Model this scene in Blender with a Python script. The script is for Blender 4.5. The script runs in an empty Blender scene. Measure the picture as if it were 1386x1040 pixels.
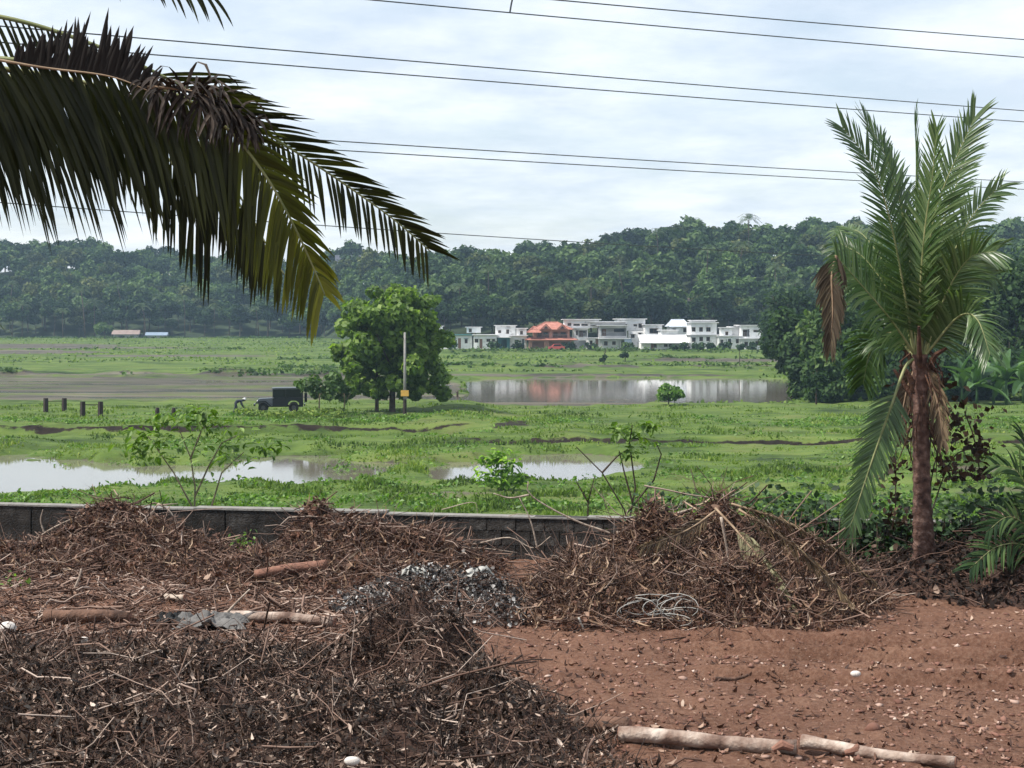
import bpy, math, random
import numpy as np
from mathutils import Vector, Matrix

R = math.radians
random.seed(7)
rng = np.random.default_rng(7)
scene = bpy.context.scene
C = scene.collection

# ------------------------------------------------------------------ camera
FPX, CX, HY, CAMZ = 2000.0, 693.0, 440.0, 3.2      # focal length in photo pixels, principal column, horizon row
cam_d = bpy.data.cameras.new('camera')
cam = bpy.data.objects.new('camera', cam_d); C.objects.link(cam)
cam.location = (0, 0, CAMZ); cam.rotation_euler = (R(90), 0, 0)
cam_d.sensor_width = 36; cam_d.lens = 36 * FPX / 1386
cam_d.shift_y = -80 / 1386
cam_d.clip_start = 0.1; cam_d.clip_end = 5000
scene.camera = cam

# ------------------------------------------------------------------ sky, sun, exposure
SUN = Vector((-0.74, -0.22, 1.12)).normalized()
SUN_EL = math.asin(SUN.z); SUN_ROT = math.atan2(SUN.x, SUN.y)
w = bpy.data.worlds.new('World'); scene.world = w; w.use_nodes = True
nt = w.node_tree; nt.nodes.clear()
def N(t, nt_=None, **kw):
    n = (nt_ or nt).nodes.new(t)
    for k, v in kw.items(): setattr(n, k, v)
    return n
def L(a, b, nt_=None): (nt_ or nt).links.new(a, b)
out = N('ShaderNodeOutputWorld'); bg = N('ShaderNodeBackground'); bg.inputs[1].default_value = 0.13
L(bg.outputs[0], out.inputs[0])
sky = N('ShaderNodeTexSky', sky_type='NISHITA', sun_disc=False)
sky.sun_elevation = SUN_EL; sky.sun_rotation = SUN_ROT; sky.air_density = 1.2; sky.dust_density = 1.5
tc = N('ShaderNodeTexCoord'); sep = N('ShaderNodeSeparateXYZ'); L(tc.outputs['Generated'], sep.inputs[0])
zz = N('ShaderNodeMath', operation='MAXIMUM'); L(sep.outputs[2], zz.inputs[0]); zz.inputs[1].default_value = 0.0
za = N('ShaderNodeMath', operation='ADD'); L(zz.outputs[0], za.inputs[0]); za.inputs[1].default_value = 0.13
dx = N('ShaderNodeMath', operation='DIVIDE'); L(sep.outputs[0], dx.inputs[0]); L(za.outputs[0], dx.inputs[1])
dy = N('ShaderNodeMath', operation='DIVIDE'); L(sep.outputs[1], dy.inputs[0]); L(za.outputs[0], dy.inputs[1])
cmb = N('ShaderNodeCombineXYZ'); L(dx.outputs[0], cmb.inputs[0]); L(dy.outputs[0], cmb.inputs[1])
n1 = N('ShaderNodeTexNoise'); n1.inputs['Scale'].default_value = 1.1; n1.inputs['Detail'].default_value = 7; n1.inputs['Roughness'].default_value = 0.56
L(cmb.outputs[0], n1.inputs[0])
r1 = N('ShaderNodeValToRGB'); r1.color_ramp.elements[0].position = 0.36; r1.color_ramp.elements[1].position = 0.62
L(n1.outputs[0], r1.inputs[0])
# second layer: density of the cloud itself (grey bellies, white crests)
mp = N('ShaderNodeMapping'); mp.inputs['Location'].default_value = (3.7, 1.9, 0.4); L(cmb.outputs[0], mp.inputs[0])
n2 = N('ShaderNodeTexNoise'); n2.inputs['Scale'].default_value = 2.2; n2.inputs['Detail'].default_value = 9; n2.inputs['Roughness'].default_value = 0.6
L(mp.outputs[0], n2.inputs[0])
r2 = N('ShaderNodeValToRGB')
r2.color_ramp.elements[0].position = 0.36; r2.color_ramp.elements[0].color = (4.9, 5.45, 6.2, 1)
r2.color_ramp.elements[1].position = 0.62; r2.color_ramp.elements[1].color = (6.9, 7.2, 7.6, 1)
L(n2.outputs[0], r2.inputs[0])
mix = N('ShaderNodeMix', data_type='RGBA')
mx = N('ShaderNodeMath', operation='MULTIPLY_ADD'); mx.inputs[1].default_value = 0.45; mx.inputs[2].default_value = 0.5
L(r1.outputs[0], mx.inputs[0]); L(mx.outputs[0], mix.inputs[0])
L(sky.outputs[0], mix.inputs[6]); L(r2.outputs[0], mix.inputs[7])
L(mix.outputs[2], bg.inputs[0])

sun_d = bpy.data.lights.new('sun', 'SUN'); sun_d.energy = 5.0; sun_d.angle = R(1.5); sun_d.color = (1.0, 0.95, 0.87)
sun = bpy.data.objects.new('sun', sun_d); C.objects.link(sun)
sun.rotation_euler = SUN.to_track_quat('Z', 'Y').to_euler(); sun.location = (-30, 30, 60)

scene.view_settings.view_transform = 'Standard'; scene.view_settings.look = 'None'
scene.view_settings.exposure = 0.35; scene.view_settings.gamma = 1.0
scene.view_settings.use_curve_mapping = False
cy = scene.cycles
cy.max_bounces = 6; cy.diffuse_bounces = 2; cy.glossy_bounces = 2; cy.transmission_bounces = 3; cy.transparent_max_bounces = 6; cy.volume_bounces = 0
cy.use_denoising = True; cy.use_adaptive_sampling = True; cy.adaptive_threshold = 0.02
cy.sample_clamp_indirect = 4.0; cy.caustics_reflective = False; cy.caustics_refractive = False

# ------------------------------------------------------------------ helpers
def at(px, py, Y):                      # the point of the place that the photo shows at (px, py), Y metres ahead
    return Vector(((px - CX) / FPX * Y, Y, CAMZ - (py - HY) / FPX * Y))
def tag(o, label=None, cat=None, group=None, kind=None):
    if label: o['label'] = label
    if cat: o['category'] = cat
    if group: o['group'] = group
    if kind: o['kind'] = kind
    return o
def empty(name, loc, rz=0, label=None, cat=None, group=None):
    o = bpy.data.objects.new(name, None); C.objects.link(o)
    o.location = loc; o.rotation_euler = (0, 0, rz); o.empty_display_size = 0.2
    return tag(o, label, cat, group)
def link(name, me, mat=None, parent=None, smooth=False):
    if mat is not None and not me.materials: me.materials.append(mat)
    o = bpy.data.objects.new(name, me); C.objects.link(o)
    if parent is not None: o.parent = parent
    if smooth: me.polygons.foreach_set('use_smooth', np.ones(len(me.polygons), dtype=bool))
    return o
def np_mesh(name, V, F, var=None, vert_attr=None):
    """V (n,3), F (m,k) of equal size; var: one value a face"""
    V = np.asarray(V, dtype=np.float32); F = np.asarray(F, dtype=np.int32)
    me = bpy.data.meshes.new(name); m, k = F.shape
    me.vertices.add(len(V)); me.vertices.foreach_set('co', V.ravel())
    me.loops.add(m * k); me.loops.foreach_set('vertex_index', F.ravel())
    me.polygons.add(m); me.polygons.foreach_set('loop_start', np.arange(0, m * k, k, dtype=np.int32))
    try: me.polygons.foreach_set('loop_total', np.full(m, k, dtype=np.int32))
    except Exception: pass
    if var is not None:
        a = me.attributes.new('var', 'FLOAT', 'FACE'); a.data.foreach_set('value', np.asarray(var, dtype=np.float32))
    if vert_attr:
        for nm, val in vert_attr.items():
            a = me.attributes.new(nm, 'FLOAT', 'POINT'); a.data.foreach_set('value', np.asarray(val, dtype=np.float32).ravel())
    me.update(calc_edges=True)
    return me
class MB:
    """collects boxes, bars and tubes into one mesh"""
    def __init__(s): s.V = []; s.F = []
    def add(s, V, F):
        b = len(s.V); s.V += [tuple(v) for v in V]; s.F += [tuple(b + i for i in f) for f in F]; return s
    def box(s, x0, x1, y0, y1, z0, z1):
        return s.add([(x0,y0,z0),(x1,y0,z0),(x1,y1,z0),(x0,y1,z0),(x0,y0,z1),(x1,y0,z1),(x1,y1,z1),(x0,y1,z1)],
                     [(0,3,2,1),(4,5,6,7),(0,1,5,4),(1,2,6,5),(2,3,7,6),(3,0,4,7)])
    def tube(s, pts, rad, n=6, cap=True):
        pts = [Vector(p) for p in pts]; m = len(pts)
        if not hasattr(rad, '__len__'): rad = [rad] * m
        V = []; prev = None
        for i, p in enumerate(pts):
            t = (pts[min(i + 1, m - 1)] - pts[max(i - 1, 0)]).normalized()
            if prev is None:
                a = Vector((0, 0, 1)) if abs(t.z) < .9 else Vector((1, 0, 0)); u = t.cross(a).normalized()
            else: u = (prev - t * prev.dot(t)).normalized()
            prev = u; v = t.cross(u)
            for k in range(n):
                an = 2 * math.pi * k / n; V.append(p + (u * math.cos(an) + v * math.sin(an)) * rad[i])
        F = [(i*n+k, i*n+(k+1)%n, (i+1)*n+(k+1)%n, (i+1)*n+k) for i in range(m-1) for k in range(n)]
        if cap: F += [tuple(range(n))[::-1], tuple((m-1)*n + k for k in range(n))]
        return s.add(V, F)
    def prism(s, poly, y0, y1):          # polygon in x,z extruded along y
        n = len(poly); V = [(x, y0, z) for x, z in poly] + [(x, y1, z) for x, z in poly]
        return s.add(V, [tuple(range(n)), tuple(range(2*n-1, n-1, -1))] + [(i, n+i, n+(i+1)%n, (i+1)%n) for i in range(n)])
    def mesh(s, name):
        me = bpy.data.meshes.new(name); me.from_pydata(s.V, [], s.F); me.update(); return me
    def build(s, name, mat, parent=None, smooth=False):
        return link(name, s.mesh(name), mat, parent, smooth)

def hash2(ix, iy, seed=0):
    ix = np.asarray(ix).astype(np.int64) & 0xffffffff; iy = np.asarray(iy).astype(np.int64) & 0xffffffff
    h = (ix * 374761393 + iy * 668265263 + seed * 1442695041) & 0xffffffff
    h = ((h ^ (h >> 13)) * 1274126177) & 0xffffffff
    return ((h ^ (h >> 16)) & 0xffff) / 65535.0
def vnoise(x, y, seed=0):
    x = np.asarray(x, float); y = np.asarray(y, float)
    ix = np.floor(x); iy = np.floor(y); fx = x - ix; fy = y - iy
    fx = fx*fx*(3-2*fx); fy = fy*fy*(3-2*fy)
    a = hash2(ix, iy, seed); b = hash2(ix+1, iy, seed); c = hash2(ix, iy+1, seed); d = hash2(ix+1, iy+1, seed)
    return (a*(1-fx)+b*fx)*(1-fy) + (c*(1-fx)+d*fx)*fy
def fbm(x, y, oct=4, seed=0):
    s = 0; a = 0.5; t = 0
    for i in range(oct):
        s = s + a * vnoise(x * 2**i, y * 2**i, seed + i * 17); t += a; a *= 0.5
    return s / t
def sstep(a, b, x):
    t = np.clip((np.asarray(x, float) - a) / (b - a), 0, 1); return t*t*(3-2*t)
def unit(v): return v / np.maximum(np.linalg.norm(v, axis=-1, keepdims=True), 1e-9)
def rand_dirs(n, r=rng):
    return unit(r.normal(size=(n, 3)))

# ------------------------------------------------------------------ materials
def new_mat(name):
    m = bpy.data.materials.new(name); m.use_nodes = True; t = m.node_tree; t.nodes.clear()
    o = t.nodes.new('ShaderNodeOutputMaterial'); return m, t, o
def ramp_mat(name, stops, rough=0.8, trans=0.0, trans_tint=(1.3, 1.5, .5), src='var', nscale=6.0, bump=0.0, bscale=30.0, objrand=0.0, mixn=0.0, spec=0.3):
    """colour ramp over a per-piece value ('var'), a noise, or a per-object value ('obj')"""
    m, t, o = new_mat(name)
    p = N('ShaderNodeBsdfPrincipled', t); p.inputs['Roughness'].default_value = rough
    p.inputs['Specular IOR Level'].default_value = spec
    tcn = N('ShaderNodeTexCoord', t)
    nz = N('ShaderNodeTexNoise', t); nz.inputs['Scale'].default_value = nscale; nz.inputs['Detail'].default_value = 6
    L(tcn.outputs['Object'], nz.inputs[0], t)
    if src == 'var':
        at_ = N('ShaderNodeAttribute', t, attribute_name='var'); val = at_.outputs['Fac']
    elif src == 'obj':
        oi = N('ShaderNodeObjectInfo', t); val = oi.outputs['Random']
    else: 
        mr = N('ShaderNodeMapRange', t); mr.inputs[1].default_value = .3; mr.inputs[2].default_value = .7
        L(nz.outputs[0], mr.inputs[0], t); val = mr.outputs[0]
    if mixn and src != 'noise':
        ma = N('ShaderNodeMath', t, operation='MULTIPLY_ADD'); L(nz.outputs[0], ma.inputs[0], t); ma.inputs[1].default_value = mixn * 2
        sb = N('ShaderNodeMath', t, operation='SUBTRACT'); L(val, sb.inputs[0], t); sb.inputs[1].default_value = mixn
        L(sb.outputs[0], ma.inputs[2], t); val = ma.outputs[0]
    if objrand:
        oi = N('ShaderNodeObjectInfo', t)
        ma = N('ShaderNodeMath', t, operation='MULTIPLY_ADD'); L(oi.outputs['Random'], ma.inputs[0], t); ma.inputs[1].default_value = objrand * 2
        sb = N('ShaderNodeMath', t, operation='SUBTRACT'); L(val, sb.inputs[0], t); sb.inputs[1].default_value = objrand
        L(sb.outputs[0], ma.inputs[2], t); val = ma.outputs[0]
    r = N('ShaderNodeValToRGB', t); e = r.color_ramp.elements
    while len(e) < len(stops): e.new(0.5)
    for i, (pos, col) in enumerate(stops): e[i].position = pos; e[i].color = (*col, 1)
    L(val, r.inputs[0], t); L(r.outputs[0], p.inputs['Base Color'], t)
    if bump:
        nb = N('ShaderNodeTexNoise', t); nb.inputs['Scale'].default_value = bscale; nb.inputs['Detail'].default_value = 8
        L(tcn.outputs['Object'], nb.inputs[0], t)
        bp = N('ShaderNodeBump', t); bp.inputs['Strength'].default_value = min(bump, 1); bp.inputs['Distance'].default_value = 0.03
        L(nb.outputs[0], bp.inputs['Height'], t); L(bp.outputs[0], p.inputs['Normal'], t)
    if trans:
        tr = N('ShaderNodeBsdfTranslucent', t)
        mm = N('ShaderNodeMix', t, data_type='RGBA', blend_type='MULTIPLY'); mm.inputs[0].default_value = 1
        L(r.outputs[0], mm.inputs[6], t); mm.inputs[7].default_value = (*trans_tint, 1); L(mm.outputs[2], tr.inputs[0], t)
        ms = N('ShaderNodeMixShader', t); ms.inputs[0].default_value = trans
        L(p.outputs[0], ms.inputs[1], t); L(tr.outputs[0], ms.inputs[2], t); L(ms.outputs[0], o.inputs[0], t)
    else: L(p.outputs[0], o.inputs[0], t)
    return m
def plain(name, c, rough=0.7, var=0.12, nscale=4.0, bump=0.0, bscale=30.0, metal=0.0):
    lo = tuple(max(0, x * (1 - var)) for x in c); hi = tuple(min(1, x * (1 + var)) for x in c)
    m = ramp_mat(name, [(0, lo), (1, hi)], rough, src='noise', nscale=nscale, bump=bump, bscale=bscale)
    if metal:
        for n_ in m.node_tree.nodes:
            if n_.type == 'BSDF_PRINCIPLED': n_.inputs['Metallic'].default_value = metal
    return m

M = {}
M['forest'] = ramp_mat('forest_leaf', [(0, (.007,.017,.009)), (.4, (.016,.036,.014)), (.75, (.038,.075,.024)), (1, (.10,.155,.055))], .7, .25, objrand=.26, spec=.15)
M['forest_warm'] = ramp_mat('olive_leaf', [(0, (.014,.022,.008)), (.45, (.036,.052,.016)), (.8, (.07,.09,.028)), (1, (.13,.15,.055))], .7, .25, objrand=.2, spec=.15)
M['forest_light'] = ramp_mat('light_leaf', [(0, (.03,.06,.015)), (.6, (.07,.13,.03)), (1, (.15,.23,.07))], .6, .3, objrand=.1)
M['tree_leaf'] = ramp_mat('tree_leaf', [(0, (.045,.08,.014)), (.5, (.12,.20,.034)), (1, (.29,.39,.085))], .55, .42)
M['near_leaf'] = ramp_mat('right_tree_leaf', [(0, (.010,.024,.009)), (.45, (.028,.060,.018)), (.8, (.065,.115,.033)), (1, (.13,.19,.06))], .65, .3, objrand=.22, spec=.15)
M['bark'] = ramp_mat('bark', [(0, (.04,.03,.022)), (1, (.13,.10,.075))], .9, src='noise', nscale=3, bump=.6, bscale=18)
M['frond_far'] = ramp_mat('far_palm_leaf', [(0, (.03,.055,.02)), (1, (.10,.14,.06))], .5, .25)
M['frond'] = ramp_mat('palm_leaf', [(0, (.024,.052,.016)), (.5, (.055,.105,.032)), (1, (.17,.23,.10))], .32, .32, spec=.5)
M['frond_front'] = ramp_mat('front_palm_leaf', [(0, (.010,.013,.005)), (.5, (.030,.034,.010)), (.8, (.085,.10,.018)), (1, (.21,.22,.035))], .42, .50, trans_tint=(1.25, 1.25, .4), spec=.3)  # backlit darkness and light through the blade put into the colour
M['frond_dry'] = ramp_mat('dry_palm_leaf', [(0, (.03,.02,.013)), (.6, (.085,.058,.034)), (1, (.22,.16,.09))], .75, .12, trans_tint=(1.2,1,.6))
M['frond_dull'] = ramp_mat('dull_dead_leaf', [(0, (.022,.017,.011)), (.6, (.06,.044,.028)), (1, (.16,.13,.075))], .8, .1, trans_tint=(1.2,1.1,.6))
M['frond_rot'] = ramp_mat('rotten_leaf', [(0, (.010,.007,.006)), (.6, (.032,.022,.017)), (1, (.13,.10,.08))], .8, .08, trans_tint=(1.2,1,.6))
M['rachis'] = ramp_mat('palm_midrib', [(0, (.12,.15,.05)), (1, (.28,.28,.13))], .5, src='noise', nscale=5)
M['rachis_dry'] = ramp_mat('dry_midrib', [(0, (.16,.10,.06)), (1, (.36,.26,.17))], .7, src='noise', nscale=8)
M['palm_trunk'] = ramp_mat('palm_trunk', [(0, (.035,.018,.014)), (.5,(.09,.048,.036)), (1, (.19,.12,.095))], .9, src='noise', nscale=11, bump=.8, bscale=25)
M['fibre'] = ramp_mat('palm_fibre', [(0, (.025,.012,.008)), (1, (.11,.055,.035))], .95, src='noise', nscale=14, bump=.8, bscale=60)
M['shrub'] = ramp_mat('shrub_leaf', [(0, (.045,.085,.015)), (.5, (.095,.17,.03)), (1, (.20,.30,.07))], .5, .35, src='obj')
M['shrub_var'] = ramp_mat('bush_leaf', [(0, (.03,.07,.012)), (.5, (.09,.18,.03)), (1, (.20,.33,.07))], .45, .35)
M['weed'] = ramp_mat('weed_leaf', [(0, (.012,.028,.01)), (.6, (.035,.075,.025)), (.9, (.08,.14,.05)), (1, (.17,.21,.13))], .6, .2, spec=.3)
M['brownleaf'] = ramp_mat('withered_leaf', [(0, (.02,.012,.008)), (.7, (.06,.035,.02)), (1, (.15,.09,.05))], .7, .15, trans_tint=(1.2,1,.6))
M['stem'] = plain('stem', (.15,.12,.08), .8)
M['darkstem'] = plain('dark_stem', (.05,.035,.025), .85)
M['banana'] = ramp_mat('banana_leaf', [(0, (.04,.09,.03)), (1, (.11,.20,.07))], .4, .3, src='obj')

DEB = [(0, (.009,.0055,.004)), (.42, (.028,.016,.010)), (.64, (.085,.050,.034)), (.82, (.27,.185,.14)), (1, (.52,.42,.35))]  # wide ramp: black shadows and bright flecks of the heap put into leaf colour
M['debris'] = ramp_mat('dead_leaf', DEB, .7, .08, trans_tint=(1.2,1,.7))
M['debris_red'] = ramp_mat('red_brown_litter', [(0, (.03,.014,.010)), (.4, (.085,.040,.026)), (.7, (.17,.09,.06)), (.9, (.33,.22,.16)), (1, (.5,.4,.32))], .75, .08, trans_tint=(1.2,1,.7))
M['twig'] = ramp_mat('twig', [(0, (.020,.011,.008)), (.5, (.085,.046,.032)), (.82, (.23,.15,.115)), (1, (.46,.37,.31))], .8)
M['rubbish'] = ramp_mat('rubbish', [(0, (.012,.010,.009)), (.42, (.045,.038,.034)), (.68, (.15,.135,.125)), (.86, (.34,.325,.31)), (1, (.60,.60,.59))], .5)
M['straw'] = ramp_mat('dry_straw', [(0, (.05,.026,.016)), (.5, (.15,.085,.052)), (.85, (.30,.20,.13)), (1, (.46,.35,.25))], .75, .1, trans_tint=(1.2,1,.6))
M['mound'] = ramp_mat('pile_core', [(0, (.018,.010,.008)), (1, (.07,.038,.027))], .95, src='noise', nscale=9, bump=.9, bscale=26)  # dark core: shade between the pieces put into the colour
M['mound_red'] = ramp_mat('red_pile_core', [(0, (.04,.018,.012)), (1, (.13,.06,.038))], .95, src='noise', nscale=6, bump=.9, bscale=22)
M['stone'] = ramp_mat('clod', [(0, (.10,.045,.032)), (.5, (.20,.10,.072)), (.85, (.36,.24,.19)), (1, (.55,.45,.39))], .9)
M['stone_white'] = plain('white_stone', (.62,.57,.52), .85, .2, 9, .4)
M['white_metal_strip'] = plain('pale_strip', (.6,.6,.58), .5)
M['log'] = ramp_mat('log_bark', [(0, (.06,.034,.025)), (.38, (.17,.11,.085)), (.7, (.32,.245,.20)), (1, (.50,.42,.36))], .85, src='noise', nscale=5, bump=.7, bscale=24)
M['log_dark'] = ramp_mat('dark_log_bark', [(0, (.04,.022,.016)), (1, (.17,.095,.065))], .9, src='noise', nscale=6, bump=.8, bscale=24)
M['wood_red'] = plain('cut_wood', (.20,.10,.07), .85, .3, 12, .4)
M['branch'] = ramp_mat('pale_branch', [(0, (.18,.13,.10)), (1, (.46,.38,.31))], .85, src='noise', nscale=9, bump=.4)
M['twine'] = plain('pale_twine', (.34,.335,.31), .7, .2, 20)
M['cloth'] = plain('grey_cloth', (.13,.125,.12), .9, .25, 8, .5, 40)
M['concrete'] = ramp_mat('shade_dark_block', [(0, (.009,.008,.007)), (.5, (.023,.020,.018)), (.8, (.038,.034,.031)), (1, (.075,.069,.063))], .92, src='noise', nscale=4.5, bump=.6, bscale=45)  # near-black: the shade on the wall face is put into the colour
M['mortar'] = plain('mortar', (.025,.023,.021), .95, .3, 12)
M['cap'] = plain('lit_wall_top', (.20,.19,.175), .9, .25, 5, .4)  # paler than the blocks: lit top edge put into the colour
M['white_wall'] = ramp_mat('white_paint', [(0, (.52,.51,.50)), (.3, (.76,.76,.75)), (1, (.86,.86,.86))], .8, src='noise', nscale=.9)
M['grey_wall'] = ramp_mat('grey_render', [(0, (.34,.34,.34)), (1, (.50,.50,.50))], .85, src='noise', nscale=.5)
M['pink_wall'] = plain('pinkish_paint', (.52,.28,.22), .8, .15, .6)
M['teal'] = plain('teal_paint', (.05,.17,.18), .7)
M['slab'] = ramp_mat('roof_slab', [(0, (.50,.50,.50)), (1, (.74,.74,.75))], .85, src='noise', nscale=.6)
M['tile'] = ramp_mat('clay_tile', [(0, (.27,.10,.075)), (1, (.44,.20,.15))], .8, src='noise', nscale=1.2)
M['metal_roof'] = plain('sheet_roof', (.55,.60,.66), .4, .1, .7)
M['blue_roof'] = plain('blue_sheet', (.22,.28,.36), .45, .1, .7)
M['rust_roof'] = plain('brownish_sheet', (.26,.20,.18), .7, .2, .6)
M['dark_roof'] = plain('dark_roof', (.06,.065,.085), .7, .2, .6)
M['frame'] = plain('window_frame', (.20,.12,.08), .6)
M['rail'] = plain('rail', (.32,.32,.33), .5)
M['brown_wall'] = plain('brown_door', (.22,.12,.08), .7)
M['jeep'] = plain('jeep_paint', (.012,.014,.018), .28, .1, 2)
M['jeep_top'] = plain('jeep_lit_top', (.10,.115,.13), .4, .1, 2)  # paler paint stands for light reflected off bonnet and roof
M['tyre'] = plain('tyre', (.015,.015,.015), .9)
M['rim'] = plain('rim', (.07,.07,.07), .4)
M['lamp'] = plain('headlamp', (.6,.6,.6), .15)
M['red_car'] = plain('red_paint', (.50,.10,.09), .3)
M['post'] = plain('dark_post', (.035,.026,.022), .9, .3, 8)
M['pole'] = plain('concrete_pole', (.22,.215,.20), .9, .2, 3)
M['yellow'] = plain('yellow_plate', (.62,.36,.08), .6)
M['wire'] = plain('power_wire', (.045,.05,.055), .5)
M['skin'] = plain('skin', (.12,.065,.04), .6)
M['shirt'] = plain('dark_shirt', (.03,.035,.05), .9)
M['hat'] = plain('pale_hat', (.55,.55,.55), .9)
m, t, o = new_mat('window_glass'); p = N('ShaderNodeBsdfPrincipled', t); p.inputs['Base Color'].default_value = (.012,.014,.017,1); p.inputs['Roughness'].default_value = .12
nz = N('ShaderNodeTexNoise', t); nz.inputs['Scale'].default_value = 2; bp = N('ShaderNodeBump', t); bp.inputs['Strength'].default_value = .05
L(nz.outputs[0], bp.inputs['Height'], t); L(bp.outputs[0], p.inputs['Normal'], t); L(p.outputs[0], o.inputs[0], t); M['glass'] = m

# ------------------------------------------------------------------ setting: field, water, hill
def zbase(Y):
    return np.interp(Y, [15, 22, 57, 200, 217, 333, 350, 500, 950], [-.55, -.65, -4.2, -4.2, -4.15, -2.35, -2.2, -1.05, -.6])
WZ = -4.6
def field_eval(X, Y):
    px = CX + FPX * X / Y
    pw = HY + FPX * (CAMZ - WZ) / Y              # row of the water plane at this distance
    pg = HY + FPX * (CAMZ + 4.2) / Y             # row of the grass plane
    z = zbase(Y); g = np.ones_like(X); s = np.zeros_like(X)
    nA = fbm(X * .12, Y * .12, 4, 3); nB = fbm(X * .6, Y * .6, 3, 9); nS = fbm(X * .03, Y * .22, 4, 5)
    flat = sstep(56, 64, Y)
    nH = fbm(X * .5, Y * .28, 3, 13); z = z + flat * ((nA - .5) * .35 + (nB - .5) * .16 + (np.maximum(nH, .45) - .5) * .5 * (1 - sstep(150, 200, Y)))
    # bank that carries the jeep, the posts and the big tree
    bk = (1 - sstep(600, 690, px + (nA - .5) * 90)) * sstep(100.4, 101.2, Y + (nA - .5) * 1.6) * (1 - sstep(134, 141, Y + (nA - .5) * 8))
    z = z + bk * .55
    face = (1 - sstep(600, 690, px)) * sstep(100.3, 100.7, Y + (nA - .5) * 1.6) * (1 - sstep(100.9, 101.4, Y + (nA - .5) * 1.6))
    s = np.maximum(s, face * (.62 + .38 * sstep(.3, .6, fbm(X * .5 + 3, Y * .02, 3, 21))))
    trench = (1 - sstep(560, 700, px)) * sstep(97.6, 98.6, Y + (nA-.5)*1.6) * (1 - sstep(99.6, 100.3, Y + (nA-.5)*1.6))
    z = z - trench * .22; g = g * (1 - .35 * trench)
    # dark ditch and low bund running right
    st_r = sstep(560, 650, px) * sstep(91.7, 92.4, Y + (nA - .5) * 1.2) * (1 - sstep(128, 136, Y)); z = z + st_r * .36
    dt = sstep(540, 640, px) * sstep(91.4, 91.8, Y + (nA - .5) * 1.2) * (1 - sstep(92.0, 92.4, Y + (nA - .5) * 1.2)); s = np.maximum(s, dt * (.66 + .34 * sstep(.35, .6, nB)))
    dt2 = sstep(560, 660, px) * np.exp(-((Y - 94.5 - (nA - .5) * 3.5) / .9) ** 2); z = z + dt2 * .1
    dirt = np.exp(-(((px - 690) / 40) ** 2 + ((pg - 588) / 6) ** 2)); s = np.maximum(s, .6 * sstep(.5, .8, dirt + (nB - .5) * .9)); z = z + dirt * .3
    # brown muddy strip right of the second pool
    st = sstep(700, 800, px) * np.exp(-((pg - 617 + (nA - .5) * 14) / 6) ** 2); g = g * (1 - .75 * st * sstep(.35, .6, nS))
    st = np.exp(-((pg - 668 + (nA - .5) * 18) / 7) ** 2) * sstep(480, 560, px); g = g * (1 - .6 * st * sstep(.4, .6, nB))
    # pools
    def ell(cx, cy, rx, ry, n=2): return (np.abs(px - cx) / rx) ** n + (np.abs(pw - cy) / ry) ** n
    def pool(e, depth, wob=.5):
        nonlocal z, g
        k = 1 - sstep(.55, 1.25, e + (nB - .5) * wob + (nA - .5) * .5 * wob / .5)
        z = z * (1 - k) + (WZ - depth) * k
        g = g * (1 - sstep(.5, .85, k))
    pool(np.minimum.reduce([ell(40, 648, 215, 31), ell(250, 647, 170, 19), ell(395, 640, 125, 27)]), .22, .9)
    pool(np.minimum.reduce([ell(640, 643, 68, 18), ell(755, 635, 125, 23)]), .22, .7)
    pool(ell(1335, 640, 75, 9), .2, .8)
    pool(ell(500, 634, 60, 9), .08, 1.2)
    # big flooded paddy before the houses, mud flats beside it
    pool(ell(862, 531, 246, 20, 5), .25, .35)
    mk = (1 - sstep(.8, 1.1, ell(215, 532, 420, 23, 4) + (nA - .5) * .25))
    mk2 = (1 - sstep(.7, 1.1, ell(720, 546, 190, 8, 3) + (nA - .5) * .5))
    mk = np.maximum(mk, mk2)
    z = z * (1 - mk) + mk * (WZ + .035 + (nS - .5) * .42 + (nB - .5) * .05); g = g * (1 - mk * np.where(nS > .56, .55, .95))
    # pale wet strips and dark low bunds in the far field
    far = sstep(219, 228, Y)
    z = z + far * (nA - .5) * .2
    pgf = HY + FPX * (CAMZ - z) / Y
    for cx, cy_, rx, ry in [(40, 468, 140, 2.6), (30, 477, 130, 2.4), (230, 482, 150, 1.6), (110, 471, 180, 1.4), (1020, 488, 160, 2.2), (760, 508, 260, 2.2), (960, 497, 260, 1.8)]:
        e = ((px - cx) / rx) ** 2 + ((pgf - cy_) / ry) ** 2
        g = np.where(Y > 215, np.minimum(g, 1 - .95 * (1 - sstep(.6, 1.2, e + (nB - .5) * .6))), g)
    for y0, a, b, dep in [(222, -900, 620, .5), (243, 560, 1200, .45), (275, 380, 1200, .4), (312, 540, 1300, .5), (330, -600, 420, .25)]:
        k = sstep(a, a + 60, px) * (1 - sstep(b - 60, b, px)) * np.exp(-((Y - y0 - (nA - .5) * 10) / 2.2) ** 2)
        z = z + k * dep * (.6 + .8 * nB); s = np.maximum(s, k * .55 * sstep(.3, .6, nB))
    return z, np.clip(g, 0, 1), np.clip(s, 0, 1), nA, nB
Yr = 16.5 * (700 / 16.5) ** (np.linspace(0, 1, 620))
pxs = np.concatenate([np.linspace(-2000, -120, 26)[:-1], np.linspace(-120, 1510, 290), np.linspace(1510, 3400, 26)[1:]])
PX, YY = np.meshgrid(pxs, Yr); XX = (PX - CX) / FPX * YY
ZZ, GG, SS, _, _ = field_eval(XX, YY)
def grid_faces(nr, nc):
    i = np.arange(nr - 1)[:, None] * nc + np.arange(nc - 1)[None, :]
    return np.stack([i, i + 1, i + nc + 1, i + nc], -1).reshape(-1, 4)
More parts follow.
